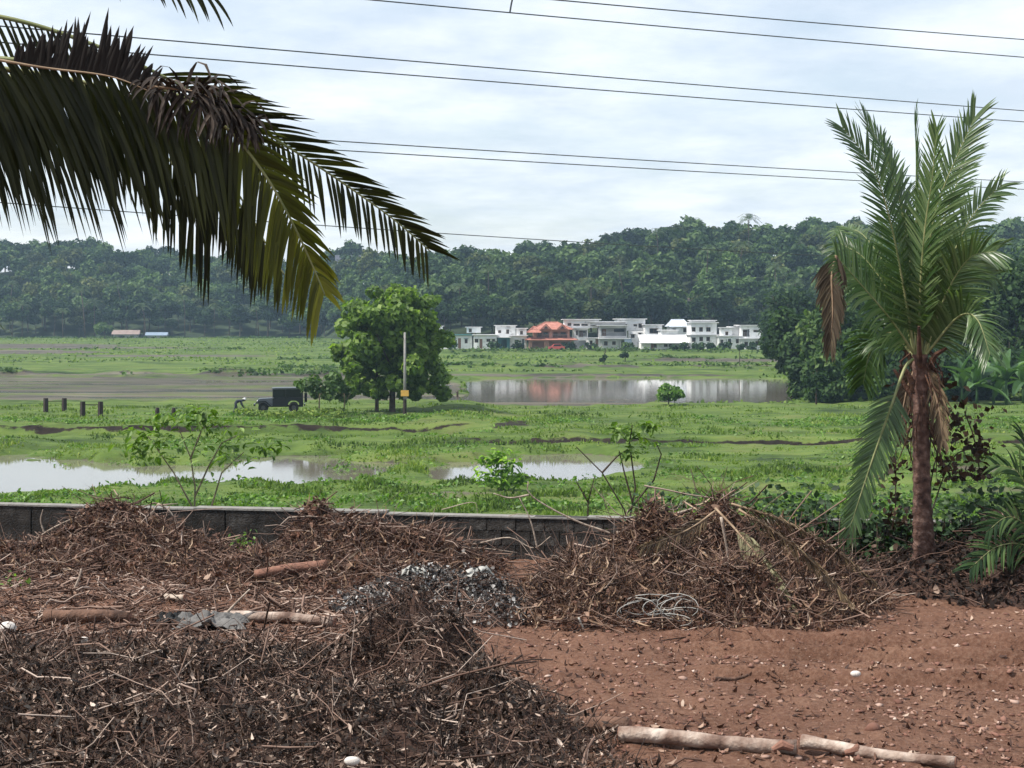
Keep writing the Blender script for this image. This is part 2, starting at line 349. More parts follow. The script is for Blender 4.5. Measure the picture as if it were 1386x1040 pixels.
me = np_mesh('field', np.stack([XX, YY, ZZ], -1).reshape(-1, 3), grid_faces(len(Yr), len(pxs)), vert_attr={'grass': GG, 'soil': SS})
m, t, o = new_mat('field_ground')
p = N('ShaderNodeBsdfPrincipled', t); tcn = N('ShaderNodeTexCoord', t)
def noise(sc, det=6, rough=.6, vec=None):
    n = N('ShaderNodeTexNoise', t); n.inputs['Scale'].default_value = sc; n.inputs['Detail'].default_value = det; n.inputs['Roughness'].default_value = rough
    L(vec or tcn.outputs['Object'], n.inputs[0], t); return n.outputs[0]
def ramp(src, stops):
    r = N('ShaderNodeValToRGB', t); e = r.color_ramp.elements
    while len(e) < len(stops): e.new(.5)
    for i, (ps, c) in enumerate(stops): e[i].position = ps; e[i].color = (*c, 1)
    L(src, r.inputs[0], t); return r.outputs[0]
def mixc(f, a, b):
    x = N('ShaderNodeMix', t, data_type='RGBA'); L(f, x.inputs[0], t); L(a, x.inputs[6], t); L(b, x.inputs[7], t); return x.outputs[2]
str_ = N('ShaderNodeMapping', t); str_.inputs['Scale'].default_value = (.16, .95, 1); L(tcn.outputs['Object'], str_.inputs[0], t)
grassc = ramp(noise(.16, 8, .68), [(.33, (.022,.038,.010)), (.43, (.062,.105,.019)), (.54, (.105,.162,.028)), (.66, (.14,.15,.048))])
strk = ramp(noise(.5, 6, .7, str_.outputs[0]), [(.40, (.012,.024,.007)), (.49,(.055,.092,.02)), (.60, (.105,.14,.036))])
gm = N('ShaderNodeMix', t, data_type='RGBA'); gm.inputs[0].default_value = .55; L(grassc, gm.inputs[6], t); L(strk, gm.inputs[7], t)
mudc = ramp(noise(.35, 8, .65, str_.outputs[0]), [(.38, (.030,.027,.016)), (.48, (.062,.052,.034)), (.58, (.10,.085,.058)), (.70, (.15,.13,.095))])
soilc = ramp(noise(1.2, 6), [(.3, (.007,.005,.004)), (.7, (.026,.018,.012))])
ga = N('ShaderNodeAttribute', t, attribute_name='grass'); sa = N('ShaderNodeAttribute', t, attribute_name='soil')
gn = N('ShaderNodeMath', t, operation='MULTIPLY_ADD'); L(noise(.8, 5), gn.inputs[0], t); gn.inputs[1].default_value = .8
gs = N('ShaderNodeMath', t, operation='SUBTRACT'); L(ga.outputs['Fac'], gs.inputs[0], t); gs.inputs[1].default_value = .4; L(gs.outputs[0], gn.inputs[2], t)
gcl = N('ShaderNodeMapRange', t); gcl.inputs[1].default_value = .3; gcl.inputs[2].default_value = .6; L(gn.outputs[0], gcl.inputs[0], t)
col = mixc(gcl.outputs[0], mudc, gm.outputs[2]); sn = N('ShaderNodeMath', t, operation='MULTIPLY_ADD'); L(noise(1.6, 7, .7), sn.inputs[0], t); sn.inputs[1].default_value = 1.1; L(sa.outputs['Fac'], sn.inputs[2], t)
sm = N('ShaderNodeMapRange', t); sm.inputs[1].default_value = .95; sm.inputs[2].default_value = 1.12; L(sn.outputs[0], sm.inputs[0], t)
col = mixc(sm.outputs[0], col, soilc)
L(col, p.inputs['Base Color'], t)
rg = N('ShaderNodeMapRange', t); rg.inputs[3].default_value = .62; rg.inputs[4].default_value = .95; L(gcl.outputs[0], rg.inputs[0], t); L(rg.outputs[0], p.inputs['Roughness'], t)
p.inputs['Specular IOR Level'].default_value = .18
bp = N('ShaderNodeBump', t); bp.inputs['Strength'].default_value = .5; bp.inputs['Distance'].default_value = .15; L(noise(2.2, 8, .7), bp.inputs['Height'], t); L(bp.outputs[0], p.inputs['Normal'], t)
L(p.outputs[0], o.inputs[0], t); M['field'] = m
tag(link('field', me, m, None, True), kind='structure')

m, t, o = new_mat('muddy_water'); p = N('ShaderNodeBsdfPrincipled', t); p.inputs['Base Color'].default_value = (.16,.14,.115,1); p.inputs['Roughness'].default_value = .05; p.inputs['IOR'].default_value = 1.5
tcn = N('ShaderNodeTexCoord', t); mpw = N('ShaderNodeMapping', t); mpw.inputs['Scale'].default_value = (.5, 1.2, 1); L(tcn.outputs['Object'], mpw.inputs[0], t)
bp = N('ShaderNodeBump', t); bp.inputs['Strength'].default_value = .10; bp.inputs['Distance'].default_value = .02; L(noise(2.4, 5, .6, mpw.outputs[0]), bp.inputs['Height'], t); L(bp.outputs[0], p.inputs['Normal'], t)
L(p.outputs[0], o.inputs[0], t); M['water'] = m
xs = np.linspace(-160, 160, 9); ys = np.linspace(58, 228, 9); gx, gy = np.meshgrid(xs, ys)
tag(link('water', np_mesh('water', np.stack([gx, gy, np.full_like(gx, WZ)], -1).reshape(-1, 3), grid_faces(9, 9)), m), kind='structure')

# hill behind the houses and the left-hand fields
RIDGE = ([-1200, -300, 0, 80, 160, 300, 480, 600, 700, 830, 880, 940, 985, 1060, 1150, 1300, 1420, 1800, 2800],
         [374, 374, 372, 362, 376, 382, 384, 390, 382, 374, 360, 346, 358, 352, 350, 354, 348, 348, 360])
def hill_Y(px):
    y0 = np.interp(px, [-1200, 430, 560, 1000, 1200, 2800], [492, 492, 356, 356, 330, 330]); y1 = np.interp(px, [-1200, 430, 580, 2800], [620, 620, 525, 525]); return y0, y1
def hill_z(X, Y):
    px = CX + FPX * X / Y; y0, y1 = hill_Y(px)
    top = CAMZ + (HY - np.interp(px, *RIDGE)) / FPX * y1
    b = zbase(Y) - .25; k = np.clip((Y - y0) / (y1 - y0), 0, 1.6)
    k = np.where(k < 1, np.sin(np.clip(k, 0, 1) * math.pi / 2) ** 1.15, 1 - .12 * (k - 1))
    return b + (top - b) * k + (fbm(X * .03, Y * .03, 3, 31) - .5) * 4 * sstep(.05, .3, k)
hx = np.linspace(-1400, 2900, 170); hk = np.linspace(-.04, 1.3, 60)
HX, HK = np.meshgrid(hx, hk); y0, y1 = hill_Y(HX); HYY = y0 + (y1 - y0) * HK; HXX = (HX - CX) / FPX * HYY
HZ = hill_z(HXX, HYY)
M['hill'] = ramp_mat('forest_floor', [(0, (.012,.022,.010)), (.7, (.03,.048,.018)), (1, (.06,.07,.03))], .95, src='noise', nscale=.15, bump=.6, bscale=1)
tag(link('hill', np_mesh('hill', np.stack([HXX, HYY, HZ], -1).reshape(-1, 3), grid_faces(60, 170)), M['hill'], None, True), kind='structure')

# ------------------------------------------------------------------ setting: the red-earth yard and its wall
WALL_A, WALL_B = Vector((-7.45, 21.5, 0)), Vector((1.57, 20.0, 0))
wdir = (WALL_B - WALL_A).normalized(); wnrm = Vector((-wdir.y, wdir.x, 0))
def wallY(X): return WALL_A.y + (X - WALL_A.x) * wdir.y / wdir.x
def yard_z(X, Y):
    z = (fbm(X * .35, Y * .35, 4, 41) - .5) * .16 + (fbm(X * 2.2, Y * 2.2, 4, 43) - .5) * .11 + (fbm(X * 7, Y * 7, 3, 47) - .5) * .055
    # shallow wheel ruts running across the open soil on the right
    for off in (-1.1, 0, .55):
        yc = 14.3 + off - .16 * (X - 3) + (fbm(X * .4, X * 0 + 2, 2, 51) - .5) * .5
        z = z - .13 * np.exp(-((Y - yc) / .13) ** 2) * sstep(1.2, 2.4, X) * (.5 + fbm(X * 1.5, Y * 0 + off, 2, 57)) + .08 * np.exp(-((Y - yc - .2) / .12) ** 2) * sstep(1.2, 2.4, X)
    return z
ux = np.concatenate([np.linspace(-26, -6, 24)[:-1], np.linspace(-6, 6.5, 240), np.linspace(6.5, 26, 24)[1:]])
vy = np.concatenate([np.linspace(-14, 9.5, 30)[:-1], np.linspace(9.5, 23.2, 260)])
UX, VY = np.meshgrid(ux, vy); VYc = np.minimum(VY, wallY(UX) + .05)
UZ = yard_z(UX, VYc)
m, t, o = new_mat('red_soil'); p = N('ShaderNodeBsdfPrincipled', t); tcn = N('ShaderNodeTexCoord', t)
c1 = ramp(noise(.9, 9, .66), [(.30, (.068,.029,.017)), (.48, (.150,.071,.047)), (.70, (.26,.142,.094))])
c2 = ramp(noise(22, 8, .7), [(.3, (.055,.028,.018)), (.5, (.165,.09,.060)), (.75, (.33,.22,.16))])
x = N('ShaderNodeMix', t, data_type='RGBA'); x.inputs[0].default_value = .52; L(c1, x.inputs[6], t); L(c2, x.inputs[7], t); L(x.outputs[2], p.inputs['Base Color'], t)
p.inputs['Roughness'].default_value = .95; p.inputs['Specular IOR Level'].default_value = .15
bp = N('ShaderNodeBump', t); bp.inputs['Strength'].default_value = .8; bp.inputs['Distance'].default_value = .07; L(noise(16, 9, .75), bp.inputs['Height'], t); L(bp.outputs[0], p.inputs['Normal'], t)
L(p.outputs[0], o.inputs[0], t); M['soil'] = m
tag(link('yard_ground', np_mesh('yard_ground', np.stack([UX, VYc, UZ], -1).reshape(-1, 3), grid_faces(len(vy), len(ux))), m, None, True), kind='structure')

wall = empty('boundary_wall', WALL_A, math.atan2(wdir.y, wdir.x), 'low dark concrete wall between the red yard and the fields', 'wall')
mb = MB(); mb.box(-9, 20, -.075, .085, -.6, .585); mb.build('core', M['mortar'], wall)
for k in range(5):                                   # plastered bays on the left
    x0 = 6.4 - 2.93 * (k + 1); mb = MB(); mb.box(x0 + .012, x0 + 2.918, -.1, .1, -.5, .588 - .004 * (k % 2))
    mb.build('wall_panel', M['concrete'], wall)
blk = MB().box(.006, .394, -.1, .1, .006, .194).mesh('block'); blk.materials.append(M['concrete'])
for c in range(5):
    for k in range(33):
        x0 = 6.42 + k * .4 + (.2 if c % 2 else 0)
        if x0 > 19.5: continue
        b = link('block', blk, None, wall); b.location = (x0, random.uniform(-.006, .006), -.4 + c * .197); b.rotation_euler = (0, 0, random.uniform(-.008, .008))
for k in range(10):
    x0 = -8.2 + 2.8 * k; cp_ = MB().box(x0 + .004, x0 + 2.796, -.115, .115, .585, .603 + .012 * random.random()).build('cap', M['cap'], wall); cp_.rotation_euler = (0, random.uniform(-.003, .003), 0)  # thin pale strip paints the lit top of the wall

# ------------------------------------------------------------------ foliage generators
def leaf_quads(P, Nn, size, r, aspect=1.5, fold=.25, tip=None):
    """diamond leaves at P facing Nn"""
    n = len(P); a = unit(np.cross(Nn, rand_dirs(n, r))) if tip is None else tip
    b = unit(np.cross(Nn, a)); s = size[:, None]; Nn = unit(Nn)
    V = np.stack([P - a*s*.5*aspect, P + b*s*.5 + Nn*s*fold*.5, P + a*s*.5*aspect, P - b*s*.5 + Nn*s*fold*.5], 1).reshape(-1, 3)
    i = np.arange(n)[:, None] * 4
    F = np.concatenate([i + np.array([[0, 1, 2]]), i + np.array([[0, 2, 3]])], 1).reshape(-1, 3)
    return V, F
def crown_geom(seed, rx, ry, rz, nl, nleaf, size, zc, lob=(.28, .45), flatten=.8, spread=(.5, .8)):
    r = np.random.default_rng(seed)
    d = rand_dirs(nl, r); d[:, 2] = d[:, 2] * flatten + .08
    c = d * r.uniform(spread[0], spread[1], (nl, 1)) * np.array([rx, ry, rz]); c[:, 2] += zc
    lr = r.uniform(lob[0], lob[1], nl) * min(rx, rz)
    which = r.choice(nl, nleaf, p=lr**2 / (lr**2).sum())
    dd = rand_dirs(nleaf, r)
    rad = lr[which][:, None] * (r.uniform(.4, 1.12, (nleaf, 1)) ** .6 + np.abs(r.normal(size=(nleaf, 1))) * .16)
    P = c[which] + dd * rad * np.array([1.05, 1.05, .85])
    Nn = unit(dd * .9 + np.array([0, 0, .35]) + r.normal(size=(nleaf, 3)) * .6)
    V, F = leaf_quads(P, Nn, size * r.uniform(.6, 1.4, nleaf), r)
    lv = r.uniform(0, .35, nl)
    var = np.clip(lv[which] + r.beta(2, 2.4, nleaf) * .72, 0, 1)
    return V, F, np.repeat(var, 2)
def limbed_trunk(seed, h, r0, spread, nlimb=6, lean=0.0):
    r = random.Random(seed); mb = MB()
    top = Vector((lean + r.uniform(-.3, .3), r.uniform(-.3, .3), h * .72))
    mid = Vector((lean * .3 + r.uniform(-.15, .15), r.uniform(-.1, .1), h * .36))
    mb.tube([(0, 0, -.4), (0, 0, .02), mid, top], [r0 * 1.35, r0 * 1.1, r0 * .8, r0 * .35], 7)
    for k in range(nlimb):
        a = 6.28 * k / nlimb + r.uniform(-.4, .4); z0 = r.uniform(.25, .6); p0 = mid.lerp(top, (z0 - .25) / .5 if z0 > .36 else 0)
        e = p0 + Vector((math.cos(a) * spread * r.uniform(.5, .9), math.sin(a) * spread * r.uniform(.5, .9), h * r.uniform(.15, .35)))
        mb.tube([p0, p0.lerp(e, .5) + Vector((0, 0, -.05 * h)) * .3, e], [r0 * .42, r0 * .26, r0 * .1], 5)
    return mb
def dup(root, loc, rz, sc, label=None, group=None):
    r_ = root.copy(); C.objects.link(r_); r_.location = loc; r_.rotation_euler = (0, 0, rz); r_.scale = sc
    if label: r_['label'] = label
    if group: r_['group'] = group
    for ch in root.children:
        c = ch.copy(); C.objects.link(c); c.parent = r_
    return r_

def leaf_curls(P, Nn, size, r, aspect=1.8):
    """dried leaves: three-piece strips bent along their length"""
    n = len(P); a = unit(np.cross(Nn, rand_dirs(n, r))); b = unit(np.cross(Nn, a)); Nn = unit(Nn); s_ = size[:, None]
    c = r.uniform(-.1, 1.5, (n, 1)); tw = r.normal(size=(n, 1)) * .5; prof = [(-.5, .16), (-.2, 1.0), (.2, .85), (.5, .08)]; cols = []
    for (t_, w_) in prof:
        cen = P + a * s_ * t_ * aspect + Nn * s_ * c * (t_ * t_ * 1.6 - .1) * aspect
        bb = b + Nn * tw * t_ * 2; cup = Nn * s_ * .22 * w_
        cols += [cen + bb * s_ * .5 * w_ + cup, cen - bb * s_ * .5 * w_ + cup * r.uniform(-.5, 1.2, (n, 1))]
    V = np.stack(cols, 1).reshape(-1, 3); i = np.arange(n)[:, None] * 8
    F = np.stack([i + np.array([[0, 1, 3, 2]]), i + np.array([[2, 3, 5, 4]]), i + np.array([[4, 5, 7, 6]])], 1).reshape(-1, 4)
    return V, F
# ------------------------------------------------------------------ palm generators
def catmull(P, n):
    P = [Vector(p) for p in P]; P = [P[0] * 2 - P[1]] + P + [P[-1] * 2 - P[-2]]; out_ = []
    segs = len(P) - 3
    for s in range(segs):
        a, b, c, d = P[s:s+4]
        for k in range(24):
            t_ = k / 24; out_.append(.5 * ((2*b) + (c-a)*t_ + (2*a-5*b+4*c-d)*t_*t_ + (3*b-a-3*c+d)*t_**3))
    out_.append(P[-2]); cum = [0]
    for i in range(1, len(out_)): cum.append(cum[-1] + (out_[i] - out_[i-1]).length)
    res = []; tot = cum[-1]; j = 0
    for k in range(n):
        tgt = tot * k / (n - 1)
        while j < len(cum) - 2 and cum[j+1] < tgt: j += 1
        f = (tgt - cum[j]) / max(cum[j+1] - cum[j], 1e-9); res.append(out_[j].lerp(out_[j+1], min(f, 1)))
    return res, tot
def leaflet(base, d0, T, length, width, droop, seg=5, fold=.35, r=random):
    """one narrow folded leaflet: V, F"""
    p = base.copy(); V = []; st = length / seg
    for i in range(seg + 1):
        u = i / seg
        d = (d0 + Vector((0, 0, -1)) * droop * u ** 1.3).normalized()
        wv = (T - d * T.dot(d)); wv = wv.normalized() if wv.length > 1e-4 else Vector((1, 0, 0))
        nn = d.cross(wv)
        ww = width * .5 * min(1, .45 + 3.2 * u) * (1 - u ** 3) ** .8
        V += [p + wv * ww + nn * ww * fold, p.copy(), p - wv * ww + nn * ww * fold]
        p = p + d * st
    F = []
    for i in range(seg):
        a = i * 3; F += [(a, a+1, a+4, a+3), (a+1, a+2, a+5, a+4)]
    return V, F
def frond_leaflets(P, n, lmax, width, ang=(70, 25), droop=.5, roll=0, start=.12, lift=.12, lenfn=None, sides=(1, -1), jit=.08, tipang=None, r=random, rref=None, seg=5, upk=1.0, updroop=None):
    """list of (V, F, u, side) for a frond whose midrib passes through P"""
    pts, tot = catmull(P, n * 3); out_ = []; m = len(pts)
    for k in range(n):
        u = start + (1 - start) * (k + .5) / n; i = min(m - 2, max(1, int(u * (m - 1))))
        b = pts[i]; T = (pts[i+1] - pts[i-1]).normalized()
        if rref is not None: S0 = T.cross(rref)
        else: S0 = T.cross(Vector((0, 0, 1)))
        if S0.length < .05: S0 = Vector((1, 0, 0))
        S0.normalize(); S = Matrix.Rotation(R(roll), 3, T) @ S0; U = S.cross(T)
        a = R(ang[0] + (ang[1] - ang[0]) * u ** 1.5)
        for s in sides:
            lf = lenfn(u, s) if lenfn else (min(1, .45 + 2.2 * u) * (1 - .72 * max(0, u - .35) ** 1.2))
            if lf <= .02: continue
            aa = a * (1 if s > 0 else upk) + r.uniform(-jit, jit) * 1.5
            d0 = (T * math.cos(aa) + S * (s * math.sin(aa)) + U * (lift + r.uniform(-jit, jit))).normalized()
            V, F = leaflet(b, d0, T, lmax * lf * r.uniform(.85, 1.1), width * r.uniform(.8, 1.15), (droop if s > 0 else (droop if updroop is None else updroop)) * r.uniform(.7, 1.3), seg=seg)
            out_.append((V, F, u, s))
    return out_, pts
def join_leaflets(lst, base, name, mat, parent, varfn=None, r=random):
    V = []; F = []; var = []
    for (v, f, u, s) in lst:
        b = len(V); V += [tuple(x - base) for x in v]; F += [tuple(b + i for i in q) for q in f]
        vv = varfn(u) if varfn else r.random(); var += [vv] * len(f)
    return link(name, np_mesh(name, np.array(V), np.array(F), np.array(var)), mat, parent)

# ------------------------------------------------------------------ the wooded hill
tv = []
for k in range(7):
    rx = [4.2, 5.0, 3.6, 4.6, 3.2, 5.4, 3.8][k]; rz = [3.6, 3.8, 4.6, 3.2, 4.8, 3.6, 3.4][k]; h = [11, 12, 13, 10, 13.5, 11.5, 9.5][k]
    rt = empty('forest_tree', (0, 0, 0)); tag(rt, 'x', 'tree')
    V, F, var = crown_geom(100 + k, rx, rx, rz, 14 + k, 1500, .62, h - rz, (.30, .5))
    link('crown', np_mesh('crown', V, F, var), M['forest_light'] if k == 6 else M['forest_warm'] if k == 3 else M['forest'], rt)
    limbed_trunk(200 + k, h, .22, rx, 5).build('trunk', M['bark'], rt, True)
    tv.append((rt, V, F, var, k == 6))
KIND = ['round dark green broadleaf tree', 'wide spreading dark green broadleaf tree', 'tall oval dark green broadleaf tree', 'low flat-topped olive green broadleaf tree', 'narrow upright dark green broadleaf tree', 'broad umbrella-shaped dark green tree', 'small pale green rounded tree']
used = [False] * 7
LM = [(105, 'the culvert rails'), (178, 'the reddish shed'), (262, 'the blue-roofed shed'), (420, 'the dark jeep'), (600, 'the big round tree'), (712, 'the low white houses'), (780, 'the red-tiled villa'), (850, 'the grey house'), (934, 'the sloping porch roof'), (1000, 'the paired-window house'), (1070, 'the last house'), (1180, 'the pond corner'), (1300, 'the young palm'), (9999, 'the banana clump')]
fr = random.Random(11)
pos = []; stuffV = []; stuffF = []; stuffvar = []; stuffmat = []; nst = 0; placed = 0
cells = {}
def far_enough(X, Y, d):
    cx, cy_ = int(X // 8), int(Y // 8)
    for a in (-1, 0, 1):
        for b in (-1, 0, 1):
            for (x_, y_) in cells.get((cx + a, cy_ + b), ()):
                if (x_ - X) ** 2 + (y_ - Y) ** 2 < d * d: return False
    cells.setdefault((cx, cy_), []).append((X, Y)); return True
cand = []
for i in range(14000):
    px = fr.uniform(-330, 1720); k = fr.random() ** .9 * 1.06
    y0, y1 = hill_Y(px); Y = float(y0 + (y1 - y0) * k) + 2; X = (px - CX) / FPX * Y
    if 560 < px < 1060 and k < .035: continue
    if 448 < px < 500 and .66 < k < .9: continue                       # clearing round the dark-roofed house
    if 912 < px < 952 and .08 < k < .34: continue                      # clearing round the little white hillside house
    if not far_enough(X, Y, 4.9): continue
    cand.append((px, k, X, Y))
for (px, k, X, Y) in cand:
    z = float(hill_z(np.array(X), np.array(Y)))
    kind = fr.choices(range(7), [3, 3, 3, 2, 3, 2, 2.2])[0]; s = fr.choice([fr.uniform(.5, .75), fr.uniform(.7, .95), fr.uniform(.85, 1.15)])
    if k > .93: s *= fr.uniform(.7, 1.25)
    rz_ = fr.uniform(0, 6.28); sc = (s * fr.uniform(.9, 1.15), s * fr.uniform(.9, 1.15), s)
    front = k < .12; ridge = .93 < k < 1.03
    if (front or ridge) and placed < 298 and -60 < px < 1450:
        g = 'trees at the foot of the far wooded hill' if front else 'trees along the skyline of the far hill'
        lm = next(n_ for lim, n_ in LM if px < lim)
        lb = KIND[kind] + (' at the hill foot behind ' if front else ' on the far skyline behind ') + lm
        if not used[kind]: o_ = tv[kind][0]; o_.location = (X, Y, z); o_.rotation_euler = (0, 0, rz_); o_.scale = sc; used[kind] = True; tag(o_, lb, 'tree', g)
        else: dup(tv[kind][0], (X, Y, z), rz_, sc, lb, g)
        placed += 1
    else:
        _, V, F, var, _ = tv[kind]; n = len(F) // 2; sel = rng.choice(n, 560, replace=False)
        q = V.reshape(-1, 4, 3)[sel]; ce = q.mean(1, keepdims=True); q = ce + (q - ce) * 1.4
        ca, sa_ = math.cos(rz_), math.sin(rz_); Rm = np.array([[ca, -sa_, 0], [sa_, ca, 0], [0, 0, 1]])
        W = (q.reshape(-1, 3) * np.array(sc)) @ Rm.T + np.array([X, Y, z])
        i = np.arange(len(sel))[:, None] * 4 + nst
        stuffF.append(np.concatenate([i + np.array([[0, 1, 2]]), i + np.array([[0, 2, 3]])], 1).reshape(-1, 3)); stuffV.append(W); nst += len(W)
        stuffmat.append(np.full(len(sel) * 2, 2 if kind == 6 else 1 if kind == 3 or fr.random() < .12 else 0, dtype=np.int32))
        tone = fr.uniform(-.32, .3) + 0
        stuffvar.append(np.clip(np.repeat(var[::2][sel], 2) + tone, 0, 1))
o_ = link('forest', np_mesh('forest', np.concatenate(stuffV), np.concatenate(stuffF), np.concatenate(stuffvar)), M['forest'])
for m_ in ('forest_warm', 'forest_light'): o_.data.materials.append(M[m_])
o_.data.polygons.foreach_set('material_index', np.concatenate(stuffmat))
tag(o_, 'dense dark green wood covering the slope of the far hill', 'forest', kind='stuff')
for k in range(7):
    if not used[k]: raise RuntimeError('kind unused')

# coconut palms that stand out from the wood
def far_palm(seed):
    r = random.Random(seed); rt = empty('coconut_palm', (0, 0, 0)); h = r.uniform(9, 14); ln = r.uniform(-1.5, 1.5)
    top = Vector((ln, r.uniform(-.5, .5), h))
    MB().tube([(0, 0, -.4), (ln * .1, 0, h * .35), (ln * .45, 0, h * .7), top], [.22, .17, .14, .12], 6).build('trunk', M['bark'], rt, True)
    V = []; F = []; var = []
    for k in range(15):
        a = 6.28 * k / 15 + r.uniform(-.2, .2); el = r.uniform(-.35, 1.1); d = Vector((math.cos(a), math.sin(a), 0)); Ln = r.uniform(3.2, 4.2)
        P = [top, top + d * Ln * .45 * math.cos(el) + Vector((0, 0, Ln * .45 * math.sin(el))), top + d * Ln * .9 * math.cos(el * .6) + Vector((0, 0, Ln * (.62 * math.sin(el) - .35)))]
        ls, _ = frond_leaflets(P, 13, 1.0, .16, (75, 35), .9, 0, r=r, seg=2)
        vv = r.random()
        for (v, f, u, s) in ls:
            b = len(V); V += [tuple(x) for x in v]; F += [tuple(b + i for i in q) for q in f]; var += [min(1, vv * .6 + r.random() * .4)] * len(f)
    link('crown', np_mesh('crown', np.array(V), np.array(F), np.array(var)), M['frond_far'], rt)
    return rt
pals = [far_palm(s) for s in (1, 2, 3)]; pu = [False] * 3
spots = [(85, .02), (115, .02), (128, .05), (197, .02), (250, .03), (30, .03), (60, .1), (165, .12), (290, .06), (350, .03), (15, .2), (215, .2), (1000, .5), (1012, .62), (985, .72), (745, .13), (770, .12), (800, .16), (700, .14), (845, .2), (1050, .3), (1075, .2), (890, .55), (1020, .82), (935, .95), (660, .25), (1110, .6), (625, .2), (955, .3), (1300, .55), (1265, .35)]
for i, (px, k) in enumerate(spots):
    y0, y1 = hill_Y(px); Y = float(y0 + (y1 - y0) * k) - 3; X = (px - CX) / FPX * Y; z = float(hill_z(np.array(X), np.array(Y)))
    v = i % 3; s = fr.uniform(.85, 1.2); lb = 'slender coconut palm at the edge of the far fields' if k < .08 else 'slender coconut palm among the trees of the far hill'
    g = 'palms at the edge of the far fields' if k < .08 else 'palms among the trees of the far hill'
    if not pu[v]: o_ = pals[v]; o_.location = (X, Y, z); o_.rotation_euler = (0, 0, fr.uniform(0, 6)); pu[v] = True; tag(o_, lb, 'palm', g); o_.scale = (s, s, s)
    else: o_ = dup(pals[v], (X, Y, z), fr.uniform(0, 6), (s, s, s), lb, g); o_['category'] = 'palm'

# ------------------------------------------------------------------ houses
HP = 333 / FPX                                   # metres a photo pixel at the houses' distance
def facade(mb, x0, x1, z0, z1, y, holes, th=.22):
    xs_ = sorted({x0, x1, *[h[0] for h in holes], *[h[1] for h in holes]}); zs_ = sorted({z0, z1, *[h[2] for h in holes], *[h[3] for h in holes]})
    for a, b in zip(xs_, xs_[1:]):
        for c, d in zip(zs_, zs_[1:]):
            mx_, mz = (a + b) / 2, (c + d) / 2
            if any(h[0] < mx_ < h[1] and h[2] < mz < h[3] for h in holes): continue
            mb.box(a, b, y, y + th, c, d)
def house_block(root, x0, x1, z0, z1, y, depth, mat, openings, slab=.35, slabmat='slab', parapet=0, slabth=.16):
    """openings: (kind, xc, zc, w, h)"""
    mb = MB(); holes = []
    for kd, xc, zc, w_, h_ in openings: holes.append((max(xc - w_/2, x0 + .05), min(xc + w_/2, x1 - .05), max(zc, z0 + .01), min(zc + h_, z1 - .05)))
    facade(mb, x0, x1, z0, z1, y, holes)
    mb.box(x0, x0 + .2, y + .223, y + depth, z0, z1); mb.box(x1 - .2, x1, y + .223, y + depth, z0, z1); mb.box(x0 + .203, x1 - .203, y + depth - .2, y + depth, z0, z1)
    mb.build('wall', M[mat], root)
    for (kd, xc, zc, w_, h_), (a, b, c, d) in zip(openings, holes):
        if kd == 'win':
            f = MB(); e = .07
            f.box(a, a+e, y+.07, y+.13, c, d); f.box(b-e, b, y+.07, y+.13, c, d); f.box(a+e, b-e, y+.07, y+.13, d-e, d); f.box(a+e, b-e, y+.07, y+.13, c, c+e)
            f.box((a+b)/2-.03, (a+b)/2+.03, y+.075, y+.125, c+e, d-e)
            fo = f.build('window', M['frame'], root); MB().box(a+e, b-e, y+.09, y+.11, c+e, d-e).build('pane', M['glass'], fo)
            MB().box(a-.2, b+.2, y-.45, y-.003, d+.06, d+.15).build('sunshade', M[slabmat], root)
        elif kd == 'door':
            MB().box(a+.003, b-.003, y+.08, y+.14, c, d-.003).build('door', M['brown_wall'], root)
        elif kd == 'balc':                         # recessed veranda or balcony with a rail
            MB().box(a+.003, b-.003, y+1.9, y+2.05, z0, d).build('back_wall', M[mat], root)
            MB().box(a+.3, a+1.2, y+1.83, y+1.897, c, c+min(2.0, h_*.85)).build('door', M['brown_wall'], root)
            MB().box((a+b)/2+.2, b-.3, y+1.83, y+1.897, c+.8, c+min(1.9, h_*.85)).build('pane', M['glass'], root)
            rr = MB(); rr.box(a, b, y+.05, y+.10, c+.85, c+.92)
            for q in range(int((b-a)/.35)+1): xx = a+.02+q*.35; rr.box(xx, xx+.04, y+.055, y+.095, c, c+.85)
            if c > .3: rr.build('railing', M['rail'], root)
        elif kd == 'open':
            MB().box(a+.003, b-.003, y+2.4, y+2.5, c, d).build('back_wall', M[mat], root)
            n_ = max(2, int((b-a)/2.6)+1)
            for q in range(n_): xx = a+.1+(b-a-.35)*q/(n_-1) if n_ > 1 else a; MB().box(xx, xx+.22, y-.3, y-.08, c, d).build('column', M[mat], root)
    if slab is not None:
        MB().box(x0-slab, x1+slab, y-slab-.25, y+depth+slab, z1+.002, z1+.002+slabth).build('roof', M[slabmat], root)
        if parapet:
            q = MB(); zt = z1+.004+slabth
            q.box(x0, x1, y-.1, y+.05, zt, zt+parapet); q.box(x0, x0+.15, y+.053, y+depth, zt, zt+parapet); q.box(x1-.15, x1, y+.053, y+depth, zt, zt+parapet)
            q.build('parapet', M[mat], root)
def hpx(px, X0): return (px - X0) * HP
def house(name, pxc, Y, label, base_py=472.5, rz=0):
    p_ = at(pxc, base_py, Y); p_.z = min(p_.z, float(zbase(Y)) + .35)
    return empty(name, p_, rz, label, 'house')
BASEZ = at(700, 472.5, 333).z
def z_of(py): return (472.5 - py) * HP          # height above the house base for a row of the photo
def blockpx(root, X0, a, b, ytop, ybot, y, depth, mat, ops, **kw):
    """openings: (kind, px centre, row of the top, width px, height px)"""
    oo = [(k, hpx(c, X0), z_of(tp + hh), ww * HP, hh * HP) for k, c, tp, ww, hh in ops]
    house_block(root, hpx(a, X0), hpx(b, X0), max(z_of(ybot), -.3), z_of(ytop), y, depth, M and mat, oo, **kw)
